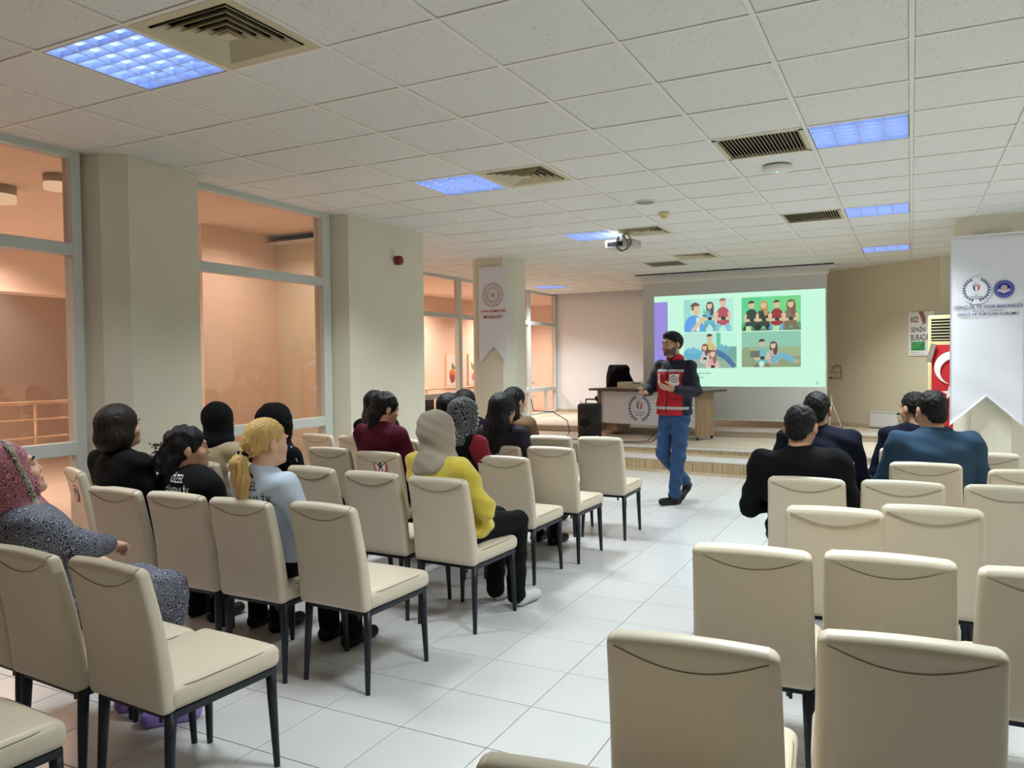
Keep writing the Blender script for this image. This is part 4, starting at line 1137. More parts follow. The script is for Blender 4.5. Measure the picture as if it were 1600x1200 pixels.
chair(0.375, 2.715, 2, 'beige chair of the second nearest right row cut by the right photo edge', GR)
chair(-0.285, 3.50, 3, 'empty beige chair directly behind the man in black', GR)
chair(0.08, 3.69, 1, 'empty beige chair in the third right row, second from the aisle', GR)
chair(-0.49, 4.335, 1, 'beige chair under the balding man in black', GR)
chair(-0.035, 4.39, 1, 'empty beige chair immediately right of the man in black', GR)
chair(0.43, 4.42, 1, 'empty beige chair behind the man in blue fleece, at the right photo edge', GR)
chair(0.08, 5.215, 2, 'beige chair under the man in the blue fleece', GR)
chair(0.58, 5.08, 6, 'beige chair at the right photo edge beside the man in blue fleece', GR)
chair(-0.50, 5.20, 2, 'beige chair under the man in the navy sweater', GR)
chair(0.0, 6.03, 5, 'beige chair under the man with the navy jacket, farthest forward', GR)
chair(0.44, 5.90, 8, 'empty beige chair right of the man in blue fleece, below the big banner', GR)

# stickers on two chairs
def sticker(label, x, ytop, rz, lx, vv):
    a = math.radians(rz)
    Mc = Matrix.Translation((x - 0.29 * math.sin(a), ytop + 0.29 * math.cos(a), 0)) @ Matrix.Rotation(a, 4, 'Z')
    t = thing('chair_sticker', label, 'sticker', Mc @ Vector(back_map((lx, -0.0385, (vv - 0.5) * BL))), a, 'round chair stickers')
    t.rotation_euler = (math.radians(8), 0, a)
    em = MB(); disc(em, 0, 0, 0.062, (190, 40, 45), 0, 28); disc(em, 0, 0, 0.045, (232, 228, 226), -0.0006, 28)
    disc(em, 0, 0.022, 0.011, (30, 28, 32), -0.0012, 12)
    for s_ in (-1, 1):
        em.add([(s_ * 0.004, -0.0012, 0.008), (s_ * 0.03, -0.0012, 0.025), (s_ * 0.034, -0.0012, 0.02), (s_ * 0.008, -0.0012, -0.004)], [(0, 1, 2, 3)], (30, 28, 32))
        em.add([(s_ * 0.002, -0.0012, -0.004), (s_ * 0.012, -0.0012, -0.004), (s_ * 0.022, -0.0012, -0.034), (s_ * 0.014, -0.0012, -0.036)], [(0, 1, 2, 3)], (170, 40, 45))
    em.add([(-0.01, -0.0011, 0.01), (0.01, -0.0011, 0.01), (0.008, -0.0011, -0.012), (-0.008, -0.0011, -0.012)], [(0, 1, 2, 3)], (30, 28, 32))
    for k in range(26):
        b_ = 2 * math.pi * k / 26; em.add([(0.0535 * math.cos(b_ + d) + r_ * math.cos(b_) - 0.0, -0.0007, 0.0535 * math.sin(b_ + d) + r_ * math.sin(b_)) for d, r_ in ((-0.05, -0.004), (0.05, -0.004), (0.05, 0.004), (-0.05, 0.004))], [(0, 1, 2, 3)], (235, 190, 190))
    em.obj('print', m_print, t)
sticker('round red and white no-sitting sticker on the chair of the woman in maroon', -3.36, 4.44, -1, 0.03, 0.80)
sticker('round red and white sticker on the sideways chair by the left window', -4.55, 2.98, -22, 0.03, 0.72)
# ================================================================== PEOPLE
# surfaces are grown from smoothly blended volumes, so every body is one continuous skin
def V3(*a): return np.array(a, dtype=np.float64)
def s_cap(a, b, r1, r2):
    a = np.asarray(a, float); b = np.asarray(b, float); r = max(r1, r2)
    ab = b - a; L2 = float(ab @ ab) + 1e-12
    def f(P):
        t = np.clip(((P - a) @ ab) / L2, 0, 1)
        return np.linalg.norm(P - a - t[:, None] * ab, axis=1) - (r1 + (r2 - r1) * t)
    return f, np.minimum(a, b) - r, np.maximum(a, b) + r
def s_ell(c, r, R=None):
    c = np.asarray(c, float); r = np.asarray(r, float); R = np.eye(3) if R is None else np.asarray(R)
    e = np.abs(R.T) @ r
    def f(P):
        q = (P - c) @ R.T
        k0 = np.linalg.norm(q / r, axis=1); k1 = np.linalg.norm(q / (r * r), axis=1) + 1e-9
        return k0 * (k0 - 1) / k1
    return f, c - e, c + e
def smin(a, b, k):
    h = np.clip(0.5 + 0.5 * (b - a) / k, 0, 1)
    return b + (a - b) * h - k * h * (1 - h)
class Sdf:
    def __init__(s, k=0.03): s.p = []; s.k = k; s.cut = []; s.disp = None; s.lim = []
    def add(s, prim, k=None): s.p.append((prim, s.k if k is None else k)); return s
    def cap(s, a, b, r1, r2=None, k=None): return s.add(s_cap(a, b, r1, r1 if r2 is None else r2), k)
    def ell(s, c, r, R=None, k=None): return s.add(s_ell(c, r, R), k)
    def sub(s, prim, k=0.01): s.cut.append((prim[0], k)); return s
    def keep(s, fn, k=0.01): s.lim.append((fn, k)); return s      # keep where fn < 0
    def __call__(s, P):
        d = None
        for (f, lo, hi), k in s.p:
            v = f(P); d = v if d is None else smin(d, v, k)
        if s.disp is not None: d = d + s.disp(P)
        for f, k in s.cut: d = -smin(-d, f(P), k)
        for f, k in s.lim: d = -smin(-d, -f(P), k)
        return d
    def bounds(s, m=0.03):
        return np.min([p[0][1] for p in s.p], axis=0) - m, np.max([p[0][2] for p in s.p], axis=0) + m
def net(sdf, h, lo=None, hi=None):
    """surface nets: triangulate the zero level of a distance function"""
    if lo is None: lo, hi = sdf.bounds(0.02 + 2 * h)
    n = np.ceil((hi - lo) / h).astype(int) + 1
    ax = [lo[i] + h * np.arange(n[i]) for i in range(3)]
    G = np.stack(np.meshgrid(*ax, indexing='ij'), -1).reshape(-1, 3)
    D = sdf(G).reshape(n)
    S = D < 0
    nc = n - 1
    acc = np.zeros((*nc, 3)); cnt = np.zeros(nc)
    base = np.stack(np.meshgrid(*[np.arange(m) for m in nc], indexing='ij'), -1).astype(float)
    def sl(o): return tuple(slice(o[i], o[i] + nc[i]) for i in range(3))
    for axis in range(3):
        for a in (0, 1):
            for b in (0, 1):
                o = [0, 0, 0]; oth = [i for i in range(3) if i != axis]; o[oth[0]] = a; o[oth[1]] = b
                o2 = list(o); o2[axis] = 1
                d0, d1 = D[sl(o)], D[sl(o2)]
                cr = (d0 < 0) != (d1 < 0)
                t = np.where(cr, d0 / np.where(cr, d0 - d1, 1), 0)
                p = base + np.array(o, float); p[..., axis] += t
                acc += np.where(cr[..., None], p, 0); cnt += cr
    act = cnt > 0
    vid = -np.ones(nc, int); vid[act] = np.arange(act.sum())
    verts = acc[act] / cnt[act][:, None] * h + lo
    faces = []
    for axis in range(3):
        u, v = [(1, 2), (2, 0), (0, 1)][axis]
        i0 = [slice(0, n[i]) for i in range(3)]
        a_ = list(i0); b_ = list(i0)
        a_[axis] = slice(0, n[axis] - 1); b_[axis] = slice(1, n[axis])
        for q in (a_, b_):
            q[u] = slice(1, n[u] - 1); q[v] = slice(1, n[v] - 1)
        sa, sb = S[tuple(a_)], S[tuple(b_)]
        ch = np.argwhere(sa != sb)
        if len(ch) == 0: continue
        flip = sa[tuple(ch.T)]
        c = ch.copy(); c[:, u] += 1; c[:, v] += 1
        def cellid(du, dv):
            q = c.copy(); q[:, u] += du; q[:, v] += dv
            return vid[tuple(q.T)]
        Q = np.stack([cellid(-1, -1), cellid(0, -1), cellid(0, 0), cellid(-1, 0)], 1)
        Q[~flip] = Q[~flip][:, ::-1]
        faces.append(Q)
    F = np.concatenate(faces) if faces else np.zeros((0, 4), int)
    return verts, F
def mesh_vf(name, parts, base, colors=None):
    """parts: list of (verts, faces) -> one mesh, moved so that base is its origin"""
    V = []; F = []; o = 0
    for v, f in parts:
        V.append(v - base); F.append(f + o); o += len(v)
    V = np.concatenate(V); F = np.concatenate(F)
    me = bpy.data.meshes.new(name)
    me.vertices.add(len(V)); me.vertices.foreach_set('co', V.ravel())
    me.loops.add(F.size); me.loops.foreach_set('vertex_index', F.ravel().astype(np.int32))
    me.polygons.add(len(F)); me.polygons.foreach_set('loop_start', np.arange(0, F.size, 4, dtype=np.int32))
    me.update(calc_edges=True); me.validate()
    me.polygons.foreach_set('use_smooth', np.ones(len(me.polygons), bool))
    if colors is not None:
        at = me.color_attributes.new('col', 'FLOAT_COLOR', 'POINT')
        at.data.foreach_set('color', np.concatenate([colors, np.ones((len(colors), 1))], 1).ravel())
    return me
def rotz(a):
    c, s = math.cos(a), math.sin(a); return np.array([[c, -s, 0], [s, c, 0], [0, 0, 1.0]])
def rotx(a):
    c, s = math.cos(a), math.sin(a); return np.array([[1.0, 0, 0], [0, c, -s], [0, s, c]])
def roty(a):
    c, s = math.cos(a), math.sin(a); return np.array([[c, 0, s], [0, 1.0, 0], [-s, 0, c]])

SKIN_L, SKIN_M = (214, 168, 140), (196, 148, 120)
m_skin = vmat('skin', rough=0.5, spec=0.4)
m_eyewhite = mat('eye_white', (172, 164, 158), 0.25); m_iris = mat('dark_iris', (40, 28, 22), 0.2)

def folds(amp, freq, seed=0.0, axis=(0.3, 0.2, 1.0)):
    a = np.array(axis)
    def f(P):
        q = P @ a
        return amp * (np.sin(freq * q + 3 * np.sin(9 * P[:, 0] + seed)) * 0.6 + np.sin(freq * 1.7 * q + 5 * P[:, 1] + seed * 2 + 2 * np.sin(11 * P[:, 2])) * 0.4)
    return f
def strands(amp, n, c):
    def f(P):
        th = np.arctan2(P[:, 0] - c[0], P[:, 1] - c[1])
        return amp * (np.sin(th * n + 4 * np.sin(P[:, 2] * 14)) + 0.6 * np.sin(th * n * 1.9 + P[:, 2] * 30))
    return f
def curls(amp, f_):
    def f(P): return amp * (np.sin(P[:, 0] * f_) * np.sin(P[:, 1] * f_ * 1.1 + 1) + np.sin(P[:, 2] * f_ * 0.9 + 2 + 2 * np.sin(P[:, 0] * f_ * 0.5)) * 0.7)
    return f

def hand_sdf(wrist, d, nrm, thumb_side, curl=0.5, s=1.0, spread=0.1):
    """palm, four unequal fingers and a thumb; d: finger direction, nrm: back of the hand"""
    d = d / np.linalg.norm(d); nrm = nrm - d * (nrm @ d); nrm = nrm / np.linalg.norm(nrm)
    x = np.cross(d, nrm) * thumb_side
    S = Sdf(0.008 * s)
    R = np.stack([x, d, nrm])
    S.ell(wrist + d * 0.052 * s, np.array([0.037, 0.052, 0.014]) * s, R)
    S.cap(wrist - d * 0.03 * s, wrist + d * 0.03 * s, 0.024 * s, 0.022 * s, 0.015)
    for k, (ox, ln) in enumerate(((0.027, 0.068), (0.009, 0.078), (-0.009, 0.072), (-0.026, 0.056))):
        p = wrist + d * 0.088 * s + x * ox * s; ang = 0.0
        dd = d + x * ox * spread * 10 * 0.3
        for q in range(3):
            ang += curl * (0.55 + 0.35 * q) * (1 + 0.12 * k)
            e = p + (dd * math.cos(ang) - nrm * math.sin(ang)) * ln * s * (0.45, 0.32, 0.23)[q]
            S.cap(p, e, (0.0095 - 0.0008 * q) * s, (0.0088 - 0.0008 * q) * s, 0.005); p = e
    p = wrist + d * 0.025 * s + x * 0.028 * s
    for q, (a_, ln) in enumerate(((0.75, 0.042), (0.5, 0.034), (0.35, 0.026))):
        e = p + (d * math.cos(a_) + x * math.sin(a_) - nrm * 0.25 * curl) * ln * s
        S.cap(p, e, (0.0125 - 0.0015 * q) * s, (0.0115 - 0.0015 * q) * s, 0.008); p = e
    return S

class Person:
    def __init__(s, label, base, head, hyaw, hpitch=0.0, hroll=0.0, scale=0.95, skin=SKIN_M, beard=False):
        s.base = np.array([base[0], base[1], 0.0])
        s.t = thing('person', label, 'person', tuple(s.base))
        s.h = np.array(head, float); s.sc = scale
        s.HR = rotz(math.radians(hyaw)) @ roty(math.radians(hroll)) @ rotx(math.radians(hpitch))
        s.skin = skin; s.beard = beard
        s.bodyparts = []; s.bodycol = []
    def hp(s, x, y, z): return s.h + s.HR @ (np.array([x, y, z]) * s.sc)
    def he(s, S, c, r, k=None): return S.ell(s.hp(*c), np.array(r) * s.sc, s.HR.T, k)
    def put(s, name, parts, m, parent=None, colors=None):
        me = mesh_vf(name, parts, s.base, colors)
        return link(name, me, m, s.t if parent is None else parent)
    def grow(s, name, S, h, m, parent=None, lo=None, hi=None):
        v, f = net(S, h, lo, hi)
        return s.put(name, [(v, f)], m, parent)
    def addskin(s, S, h, paint=None):
        v, f = net(S, h)
        c = np.tile(np.array(lin(s.skin)), (len(v), 1))
        if paint is not None: c = paint(v, c)
        s.bodyparts.append((v, f)); s.bodycol.append(c)
    def head_mesh(s, h=0.0075, neck_to=None, ears=True):
        S = Sdf(0.02); E = lambda c, r, k=None: s.he(S, c, r, k)
        E((0, -0.014, 0.03), (0.073, 0.093, 0.085)); E((0, 0.03, -0.03), (0.057, 0.06, 0.085)); E((0, 0.045, -0.078), (0.044, 0.042, 0.034))
        for sg in (-1, 1): E((sg * 0.036, 0.058, -0.028), (0.026, 0.026, 0.03)); E((sg * (0.078 if ears else 0.066), -0.010, -0.006), (0.011, 0.021, 0.033), 0.008)
        S.cap(s.hp(-0.03, 0.078, 0.024), s.hp(0.03, 0.078, 0.024), 0.013 * s.sc)
        S.cap(s.hp(0, 0.084, 0.010), s.hp(0, 0.097, -0.025), 0.007 * s.sc, 0.011 * s.sc, 0.012)
        for sg in (-1, 1): E((sg * 0.010, 0.090, -0.030), (0.009, 0.010, 0.008), 0.006)
        S.cap(s.hp(-0.019, 0.086, -0.053), s.hp(0.019, 0.086, -0.053), 0.0075 * s.sc, None, 0.008); S.cap(s.hp(-0.015, 0.087, -0.062), s.hp(0.015, 0.087, -0.062), 0.008 * s.sc, None, 0.006)
        E((0, 0.078, -0.09), (0.022, 0.02, 0.018), 0.015)
        nk = s.hp(0, -0.03, -0.17) if neck_to is None else np.array(neck_to)
        S.cap(s.hp(0, -0.015, -0.07), nk, 0.052 * s.sc, 0.058 * s.sc, 0.03)
        for sg in (-1, 1): S.sub(s_ell(s.hp(sg * 0.031, 0.096, 0.007), np.array((0.017, 0.013, 0.011)) * s.sc, s.HR.T), 0.008)
        def paint(v, c):
            q = (v - s.h) @ s.HR / s.sc
            lips = (np.abs(q[:, 0]) < 0.024 - np.abs(q[:, 2] + 0.0575) * 0.8) & (np.abs(q[:, 2] + 0.0575) < 0.011) & (q[:, 1] > 0.07)
            c[lips] = np.array(lin((160, 88, 80)))
            if s.beard:
                b = (q[:, 1] > -0.005) & (q[:, 2] < -0.035 - 0.25 * (q[:, 1] - 0.06) * (q[:, 1] < 0.06)) & (q[:, 2] > -0.102) & ~lips & ~((np.abs(q[:, 0]) < 0.02) & (q[:, 2] > -0.040))
                b &= ~((np.abs(q[:, 0]) > 0.022) & (q[:, 2] > -0.045) & (q[:, 1] > 0.055))
                c[b] = np.array(lin((96, 70, 60)))
            return c
        s.addskin(S, h, paint)
        for sg in (-1, 1):
            S2 = Sdf(0.01); S2.ell(s.hp(sg * 0.031, 0.0735, 0.006), np.array((0.0125, 0.0125, 0.0095)) * s.sc, s.HR.T)
            v, f = net(S2, 0.0035); e = s.put('eye', [(v, f)], m_eyewhite)
            S2 = Sdf(0.01); S2.ell(s.hp(sg * 0.031 - 0.001, 0.0835, 0.006), np.array((0.0068, 0.004, 0.0065)) * s.sc, s.HR.T)
            v, f = net(S2, 0.002); s.put('iris', [(v, f)], m_iris, e)
    def brows(s, m):
        for sg in (-1, 1):
            S = Sdf(0.004); S.cap(s.hp(sg * 0.014, 0.0935, 0.024), s.hp(sg * 0.034, 0.090, 0.029), 0.0042 * s.sc); S.cap(s.hp(sg * 0.034, 0.090, 0.029), s.hp(sg * 0.05, 0.078, 0.023), 0.0042 * s.sc, 0.002)
            s.grow('eyebrow', S, 0.003, m)
    def finish(s):
        s.put('body', s.bodyparts, m_skin, None, np.concatenate(s.bodycol))
    # ---------------- hair
    def hairline(s, P0=(0, 0.074, 0.062), P1=(0, -0.088, -0.075)):
        a = np.array(P0); d = np.array(P1) - a; n = np.array([0, -d[2], d[1]]); n /= np.linalg.norm(n)
        def fn(P):
            q = (P - s.h) @ s.HR / s.sc
            return ((q - a) @ n) * s.sc
        return fn
    def face_cut(s, c=(0, 0.10, -0.03), r=(0.062, 0.085, 0.10)):
        return s_ell(s.hp(*c), np.array(r) * s.sc, s.HR.T)
    def hair_short(s, m, grow=0.012, top=0.0, name='hair'):
        S = Sdf(0.02); s.he(S, (0, -0.014, 0.03), (0.073 + grow, 0.093 + grow, 0.085 + grow)); s.he(S, (0, 0.02, 0.075 + top), (0.06, 0.07, 0.04))
        S.keep(s.hairline(), 0.012); S.disp = curls(0.0022, 240)
        for sg in (-1, 1): S.sub(s_ell(s.hp(sg * 0.085, 0.0, -0.012), np.array((0.02, 0.026, 0.036)) * s.sc, s.HR.T), 0.006)
        return s.grow(name, S, 0.007, m)

def seated(label, hip, face, head, hyaw, hpitch=0.0, hroll=0.0, scale=0.95, bw=1.0, skin=SKIN_M, top=None, pants=None, shoes=None, sleeve_to='wrist', arms='lap',
           fold=0.006, hood=None, feet_dx=0.0, feet_dy=0.0, top_name='sweater', knees=0.09, hem=0.0, depth=1.0, ears=True):
    p = Person(label, hip, head, hyaw, hpitch, hroll, scale, skin)
    s = scale
    a = math.radians(face)
    F = np.array([-math.sin(a), math.cos(a), 0.0]); R = np.array([math.cos(a), math.sin(a), 0.0]); U = np.array([0, 0, 1.0])
    hipc = np.array([hip[0], hip[1], 0.545]); p.F, p.R, p.U = F, R, U
    neck = p.h + p.HR @ np.array([0, -0.03, -0.112]) * s + np.array([0, 0, -0.022]) - F * 0.005
    spine = neck - hipc; L = np.linalg.norm(spine); su = spine / L
    sf = F - su * (F @ su); sf /= np.linalg.norm(sf)
    RR = np.stack([R, sf, su])
    chest = hipc + spine * 0.68; belly = hipc + spine * 0.32
    sh = [neck - su * 0.052 * s + R * sg * 0.165 * s * (0.6 + 0.4 * bw) - su * 0.01 for sg in (-1, 1)]
    if arms == 'lap':
        el = [sh[i] - U * 0.25 * s + R * sg * 0.055 * bw + F * 0.07 for i, sg in enumerate((-1, 1))]
        wr = [hipc + F * 0.26 + R * sg * 0.07 + U * 0.105 for sg in (-1, 1)]
    elif arms == 'fold':
        el = [sh[i] - U * 0.235 * s + R * sg * 0.06 * bw + F * 0.10 for i, sg in enumerate((-1, 1))]
        wr = [hipc + spine * 0.42 + F * 0.22 - R * (0.07 if sg > 0 else 0.10) + U * (0.03 * sg) for sg in (-1, 1)]
    elif arms == 'phone':
        el = [sh[i] - U * 0.23 * s + R * sg * 0.05 * bw + F * 0.10 for i, sg in enumerate((-1, 1))]
        wr = [hipc + spine * 0.5 + F * 0.30 + R * sg * 0.05 for sg in (-1, 1)]
    else:
        el, wr = arms
    el = [np.asarray(e, float) for e in el]; wr = [np.asarray(w_, float) for w_ in wr]
    hips = [hipc + R * sg * 0.085 * s for sg in (-1, 1)]
    kn = [hips[i] + F * 0.40 * s + R * (sg * (knees - 0.085) + feet_dx) - U * 0.025 for i, sg in enumerate((-1, 1))]
    an = [kn[i] * [1, 1, 0] + F * (-0.02 + feet_dy) + U * 0.085 + R * feet_dx * 0.5 for i in (0, 1)]
    p.sh, p.el, p.wr, p.chest, p.belly, p.neck, p.hipc, p.RR = sh, el, wr, chest, belly, neck, hipc, RR
    # body: head, then torso and limbs of the same skin
    p.head_mesh(neck_to=neck - su * 0.02, ears=ears)
    B = Sdf(0.05)
    B.ell(hipc, (0.145 * s * bw, 0.105 * s * bw, 0.085), RR); B.ell(belly, (0.12 * s * bw, 0.085 * s * bw * depth, 0.13), RR); B.ell(chest, (0.13 * s * bw, 0.088 * s * bw, 0.15 * s), RR)
    B.cap(sh[0], sh[1], 0.045 * s); B.cap(chest, neck, 0.06 * s, 0.055 * s)
    for i in (0, 1):
        B.cap(sh[i], el[i], 0.042 * s, 0.034 * s, 0.03); B.cap(el[i], wr[i], 0.034 * s, 0.024 * s, 0.02)
        B.cap(hips[i], kn[i], 0.072 * s, 0.052 * s, 0.03); B.cap(kn[i], an[i], 0.05 * s, 0.034 * s, 0.02)
        B.cap(an[i] - U * 0.03, an[i] + F * 0.13 - U * 0.05, 0.034 * s, 0.026 * s, 0.02)
    p.addskin(B, 0.018)
    for i, sg in enumerate((-1, 1)):
        d = wr[i] - el[i]; d = d / np.linalg.norm(d)
        if arms == 'lap': d = d * 0.5 + F * 0.3 - R * sg * 0.35 - U * 0.1
        if arms == 'fold': d = -R * sg * 1.0 + F * 0.1 - U * 0.1
        p.addskin(hand_sdf(wr[i], d, U * 1.0 + F * 0.2, -sg, 0.55, 0.92 * s), 0.0065)
    p.finish()
    # top garment
    G = Sdf(0.055)
    G.ell(hipc + U * 0.02 + U * hem, (0.17 * s * bw, 0.13 * s * bw, 0.095), RR); G.ell(belly, (0.148 * s * bw, 0.112 * s * bw * depth, 0.15), RR); G.ell(chest, (0.158 * s * bw, 0.113 * s * bw, 0.165 * s), RR)
    G.cap(sh[0], sh[1], 0.062 * s); G.cap(chest + su * 0.05, neck - su * 0.025, 0.085 * s, 0.066 * s)
    for i in (0, 1):
        G.cap(sh[i], el[i], 0.060 * s * (0.5 + 0.5 * bw), 0.050 * s * (0.5 + 0.5 * bw), 0.035)
        if sleeve_to == 'wrist': G.cap(el[i], wr[i] - (wr[i] - el[i]) * 0.03, 0.050 * s * (0.5 + 0.5 * bw), 0.036 * s, 0.025)
    G.disp = folds(fold, 42, hip[0] * 7)
    p.top = p.grow(top_name, G, 0.0125, top); p.G = G
    if pants is not None:
        T = Sdf(0.04)
        T.ell(hipc - U * 0.01, (0.165 * s * bw, 0.125 * s * bw, 0.088), RR)
        for i in (0, 1):
            T.cap(hips[i], kn[i], 0.088 * s * (0.6 + 0.4 * bw), 0.066 * s, 0.03); T.cap(kn[i], an[i] - U * 0.01, 0.066 * s, 0.058 * s, 0.02)
        T.disp = folds(0.004, 50, 1.0)
        p.grow('trousers', T, 0.015, pants)
    if shoes is not None:
        for i in (0, 1):
            Z = Sdf(0.02); b = an[i] - U * 0.05
            Z.cap(b - F * 0.03, b + F * 0.15, 0.040, 0.034); Z.cap(an[i] + U * 0.0, b, 0.045, 0.040)
            Z.keep(lambda P: 0.002 - P[:, 2], 0.004)
            p.grow('shoe', Z, 0.011, shoes)
    return p
def hair_mat(name, rgb, rough=0.5, var=0.6):
    return mat(name, rgb, rough, var=var, scale=1.0, stretch=(70, 70, 5), spec=0.3, bump=0.6, bscale=2.2)
m_black_hair = hair_mat('black_hair', (7, 6, 8)); m_brown_hair = hair_mat('dark_brown_hair', (28, 18, 16)); m_blonde = hair_mat('blonde_hair', (196, 158, 96), 0.4, 0.45)
m_blackcloth = mat('black_cloth', (9, 9, 12), 0.9, spec=0.2, bump=0.1, bscale=200)
m_navycloth = mat('navy_cloth', (12, 16, 34), 0.9, spec=0.2, bump=0.1, bscale=200)
m_blackpants = mat('black_trousers', (11, 11, 13), 0.9, spec=0.2); m_shoe = mat('black_shoe', (10, 10, 12), 0.45, spec=0.3)
m_whitetxt = mat('white_print', (225, 225, 225), 0.7); m_darktxt = mat('dark_print', (30, 34, 48), 0.7)

def drape_text(p, s_, w_, h_, zc, xoff, m, name='lettering', side=-1, off=0.004, lift=0.0, cols=None, me=None):
    """lay flat lettering on the back (side -1) or front (+1) of the garment"""
    me = fit_text(s_, w_, h_, 0.0, 0.004) if me is None else me
    dg = p.top.data
    bvh = BVHTree.FromPolygons([tuple(v.co) for v in dg.vertices], [tuple(q.vertices) for q in dg.polygons])
    F, R = Vector(p.F), Vector(p.R)
    org = Vector((p.chest - p.base)); org.z = 0
    flipx = 1 if side < 0 else -1
    for v in me.vertices:
        q = org + R * (flipx * v.co.x + xoff) + Vector((0, 0, zc + v.co.y)) + F * side * 0.8
        hit = bvh.ray_cast(q, -F * side, 1.6)
        v.co = (hit[0] if hit[0] is not None else q - F * side * 0.7) + F * side * off
    me.update()
    return link(name, me, m, p.t)

def hijab(p, m, puff=1.0, drop=0.10, name='headscarf', fold=0.004, back=0.02, face=(0, 0.115, -0.035), fr=(0.05, 0.08, 0.088), wide=1.0, freq=55):
    S = Sdf(0.035); s = p.sc
    p.he(S, (0, -0.02 - back * 0.5, 0.03), (0.088 * puff, 0.112 * puff, 0.102 * puff)); p.he(S, (0, -0.01, -0.05), (0.084 * puff, 0.092 * puff, 0.085))
    S.cap(p.hp(0, -0.02, -0.07), p.neck - np.array([0, 0, 0.0]), 0.080 * s * (0.6 + 0.4 * wide), 0.090 * s * wide)
    S.ell(p.neck - p.U * (drop * 0.35), (0.128 * s * wide, 0.105 * s * wide, 0.058), p.RR)
    S.sub(p.face_cut(face, fr), 0.012)
    S.disp = folds(fold, freq, p.h[0] * 3, (0.5, 0.4, 1.0))
    p.hj = S
    return p.grow(name, S, 0.0095, m)
# ---- patterned cloths
def patterned(name, base, c2, c3, scale=26, rough=0.8, c4=None):
    m = bpy.data.materials.new(name); m.use_nodes = True
    nt = m.node_tree; N = nt.nodes; L = nt.links; b = N['Principled BSDF']
    tc = N.new('ShaderNodeTexCoord')
    nz = N.new('ShaderNodeTexNoise'); nz.inputs['Scale'].default_value = 6
    L.new(tc.outputs['Object'], nz.inputs['Vector'])
    ad = N.new('ShaderNodeMix'); ad.data_type = 'VECTOR'; ad.inputs[0].default_value = 0.06
    L.new(tc.outputs['Object'], ad.inputs[4]); L.new(nz.outputs['Color'], ad.inputs[5])
    vo = N.new('ShaderNodeTexVoronoi'); vo.inputs['Scale'].default_value = scale
    L.new(ad.outputs[1], vo.inputs['Vector'])
    wv = N.new('ShaderNodeMath'); wv.operation = 'SINE'
    ml = N.new('ShaderNodeMath'); ml.operation = 'MULTIPLY'; ml.inputs[1].default_value = 26.0
    L.new(vo.outputs['Distance'], ml.inputs[0]); L.new(ml.outputs[0], wv.inputs[0])
    rp = N.new('ShaderNodeValToRGB'); cr = rp.color_ramp
    cr.elements[0].position = 0.0; cr.elements[0].color = lin(base) + (1,); cr.elements[1].position = 0.75; cr.elements[1].color = lin(c2) + (1,)
    e = cr.elements.new(0.97); e.color = lin(c3) + (1,)
    mr = N.new('ShaderNodeMapRange'); mr.inputs[1].default_value = -1; mr.inputs[2].default_value = 1
    L.new(wv.outputs[0], mr.inputs[0]); L.new(mr.outputs[0], rp.inputs[0]); col = rp.outputs[0]
    if c4:
        n2 = N.new('ShaderNodeTexNoise'); n2.inputs['Scale'].default_value = 5.0; L.new(tc.outputs['Object'], n2.inputs['Vector'])
        r2_ = N.new('ShaderNodeValToRGB'); r2_.color_ramp.elements[0].position = 0.58; r2_.color_ramp.elements[1].position = 0.64
        L.new(n2.outputs[0], r2_.inputs[0])
        mm = N.new('ShaderNodeMix'); mm.data_type = 'RGBA'; mm.inputs[7].default_value = lin(c4) + (1,)
        sc_ = N.new('ShaderNodeMath'); sc_.operation = 'MULTIPLY'; sc_.inputs[1].default_value = 0.65
        L.new(r2_.outputs[0], sc_.inputs[0]); L.new(sc_.outputs[0], mm.inputs[0]); L.new(col, mm.inputs[6]); col = mm.outputs[2]
    L.new(col, b.inputs['Base Color']); b.inputs['Roughness'].default_value = rough
    MATS[name] = m
    return m
m_paisley = patterned('paisley_print', (34, 36, 48), (78, 80, 98), (160, 162, 176), 44, 0.7, (86, 34, 76))
m_pinkscarf = patterned('pink_print_scarf', (120, 42, 62), (158, 84, 100), (206, 160, 168), 46)
m_trimband = patterned('beaded_trim', (40, 30, 24), (110, 86, 58), (235, 225, 205), 70)
m_bwscarf = patterned('black_white_scarf', (9, 10, 14), (12, 13, 17), (165, 167, 174), 30)
m_yellow = mat('mustard_knit', (206, 184, 62), 0.9, var=0.12, scale=30, bump=0.25, bscale=220, sheen=0.3)
m_taupe = mat('taupe_scarf', (158, 147, 130), 0.8, var=0.08, scale=14)
m_maroon = mat('maroon_knit', (76, 14, 36), 0.9, spec=0.2)
m_beigecoat = mat('beige_coat', (178, 164, 132), 0.8, var=0.06)
m_paleblue = mat('pale_blue_vest', (188, 201, 216), 0.6, var=0.04)
m_fleece = mat('blue_fleece', (46, 70, 92), 0.95, spec=0.2, bump=0.2, bscale=260)
m_browncoat = mat('brown_coat', (104, 78, 50), 0.8); m_aubergine = mat('aubergine_coat', (30, 26, 38), 0.8, spec=0.3)
m_redsleeve = mat('crimson_knit', (124, 14, 38), 0.9); m_denim = mat('blue_denim', (38, 68, 108), 0.85, var=0.22, scale=16, bump=0.15, bscale=300)
m_sneaker = mat('white_sneaker', (205, 205, 205), 0.6); m_lilac = mat('lilac_clog', (150, 128, 205), 0.5)

def on(cx, ytop, dx=0.0, dy=0.0): return (cx + dx, ytop + 0.22 + dy)

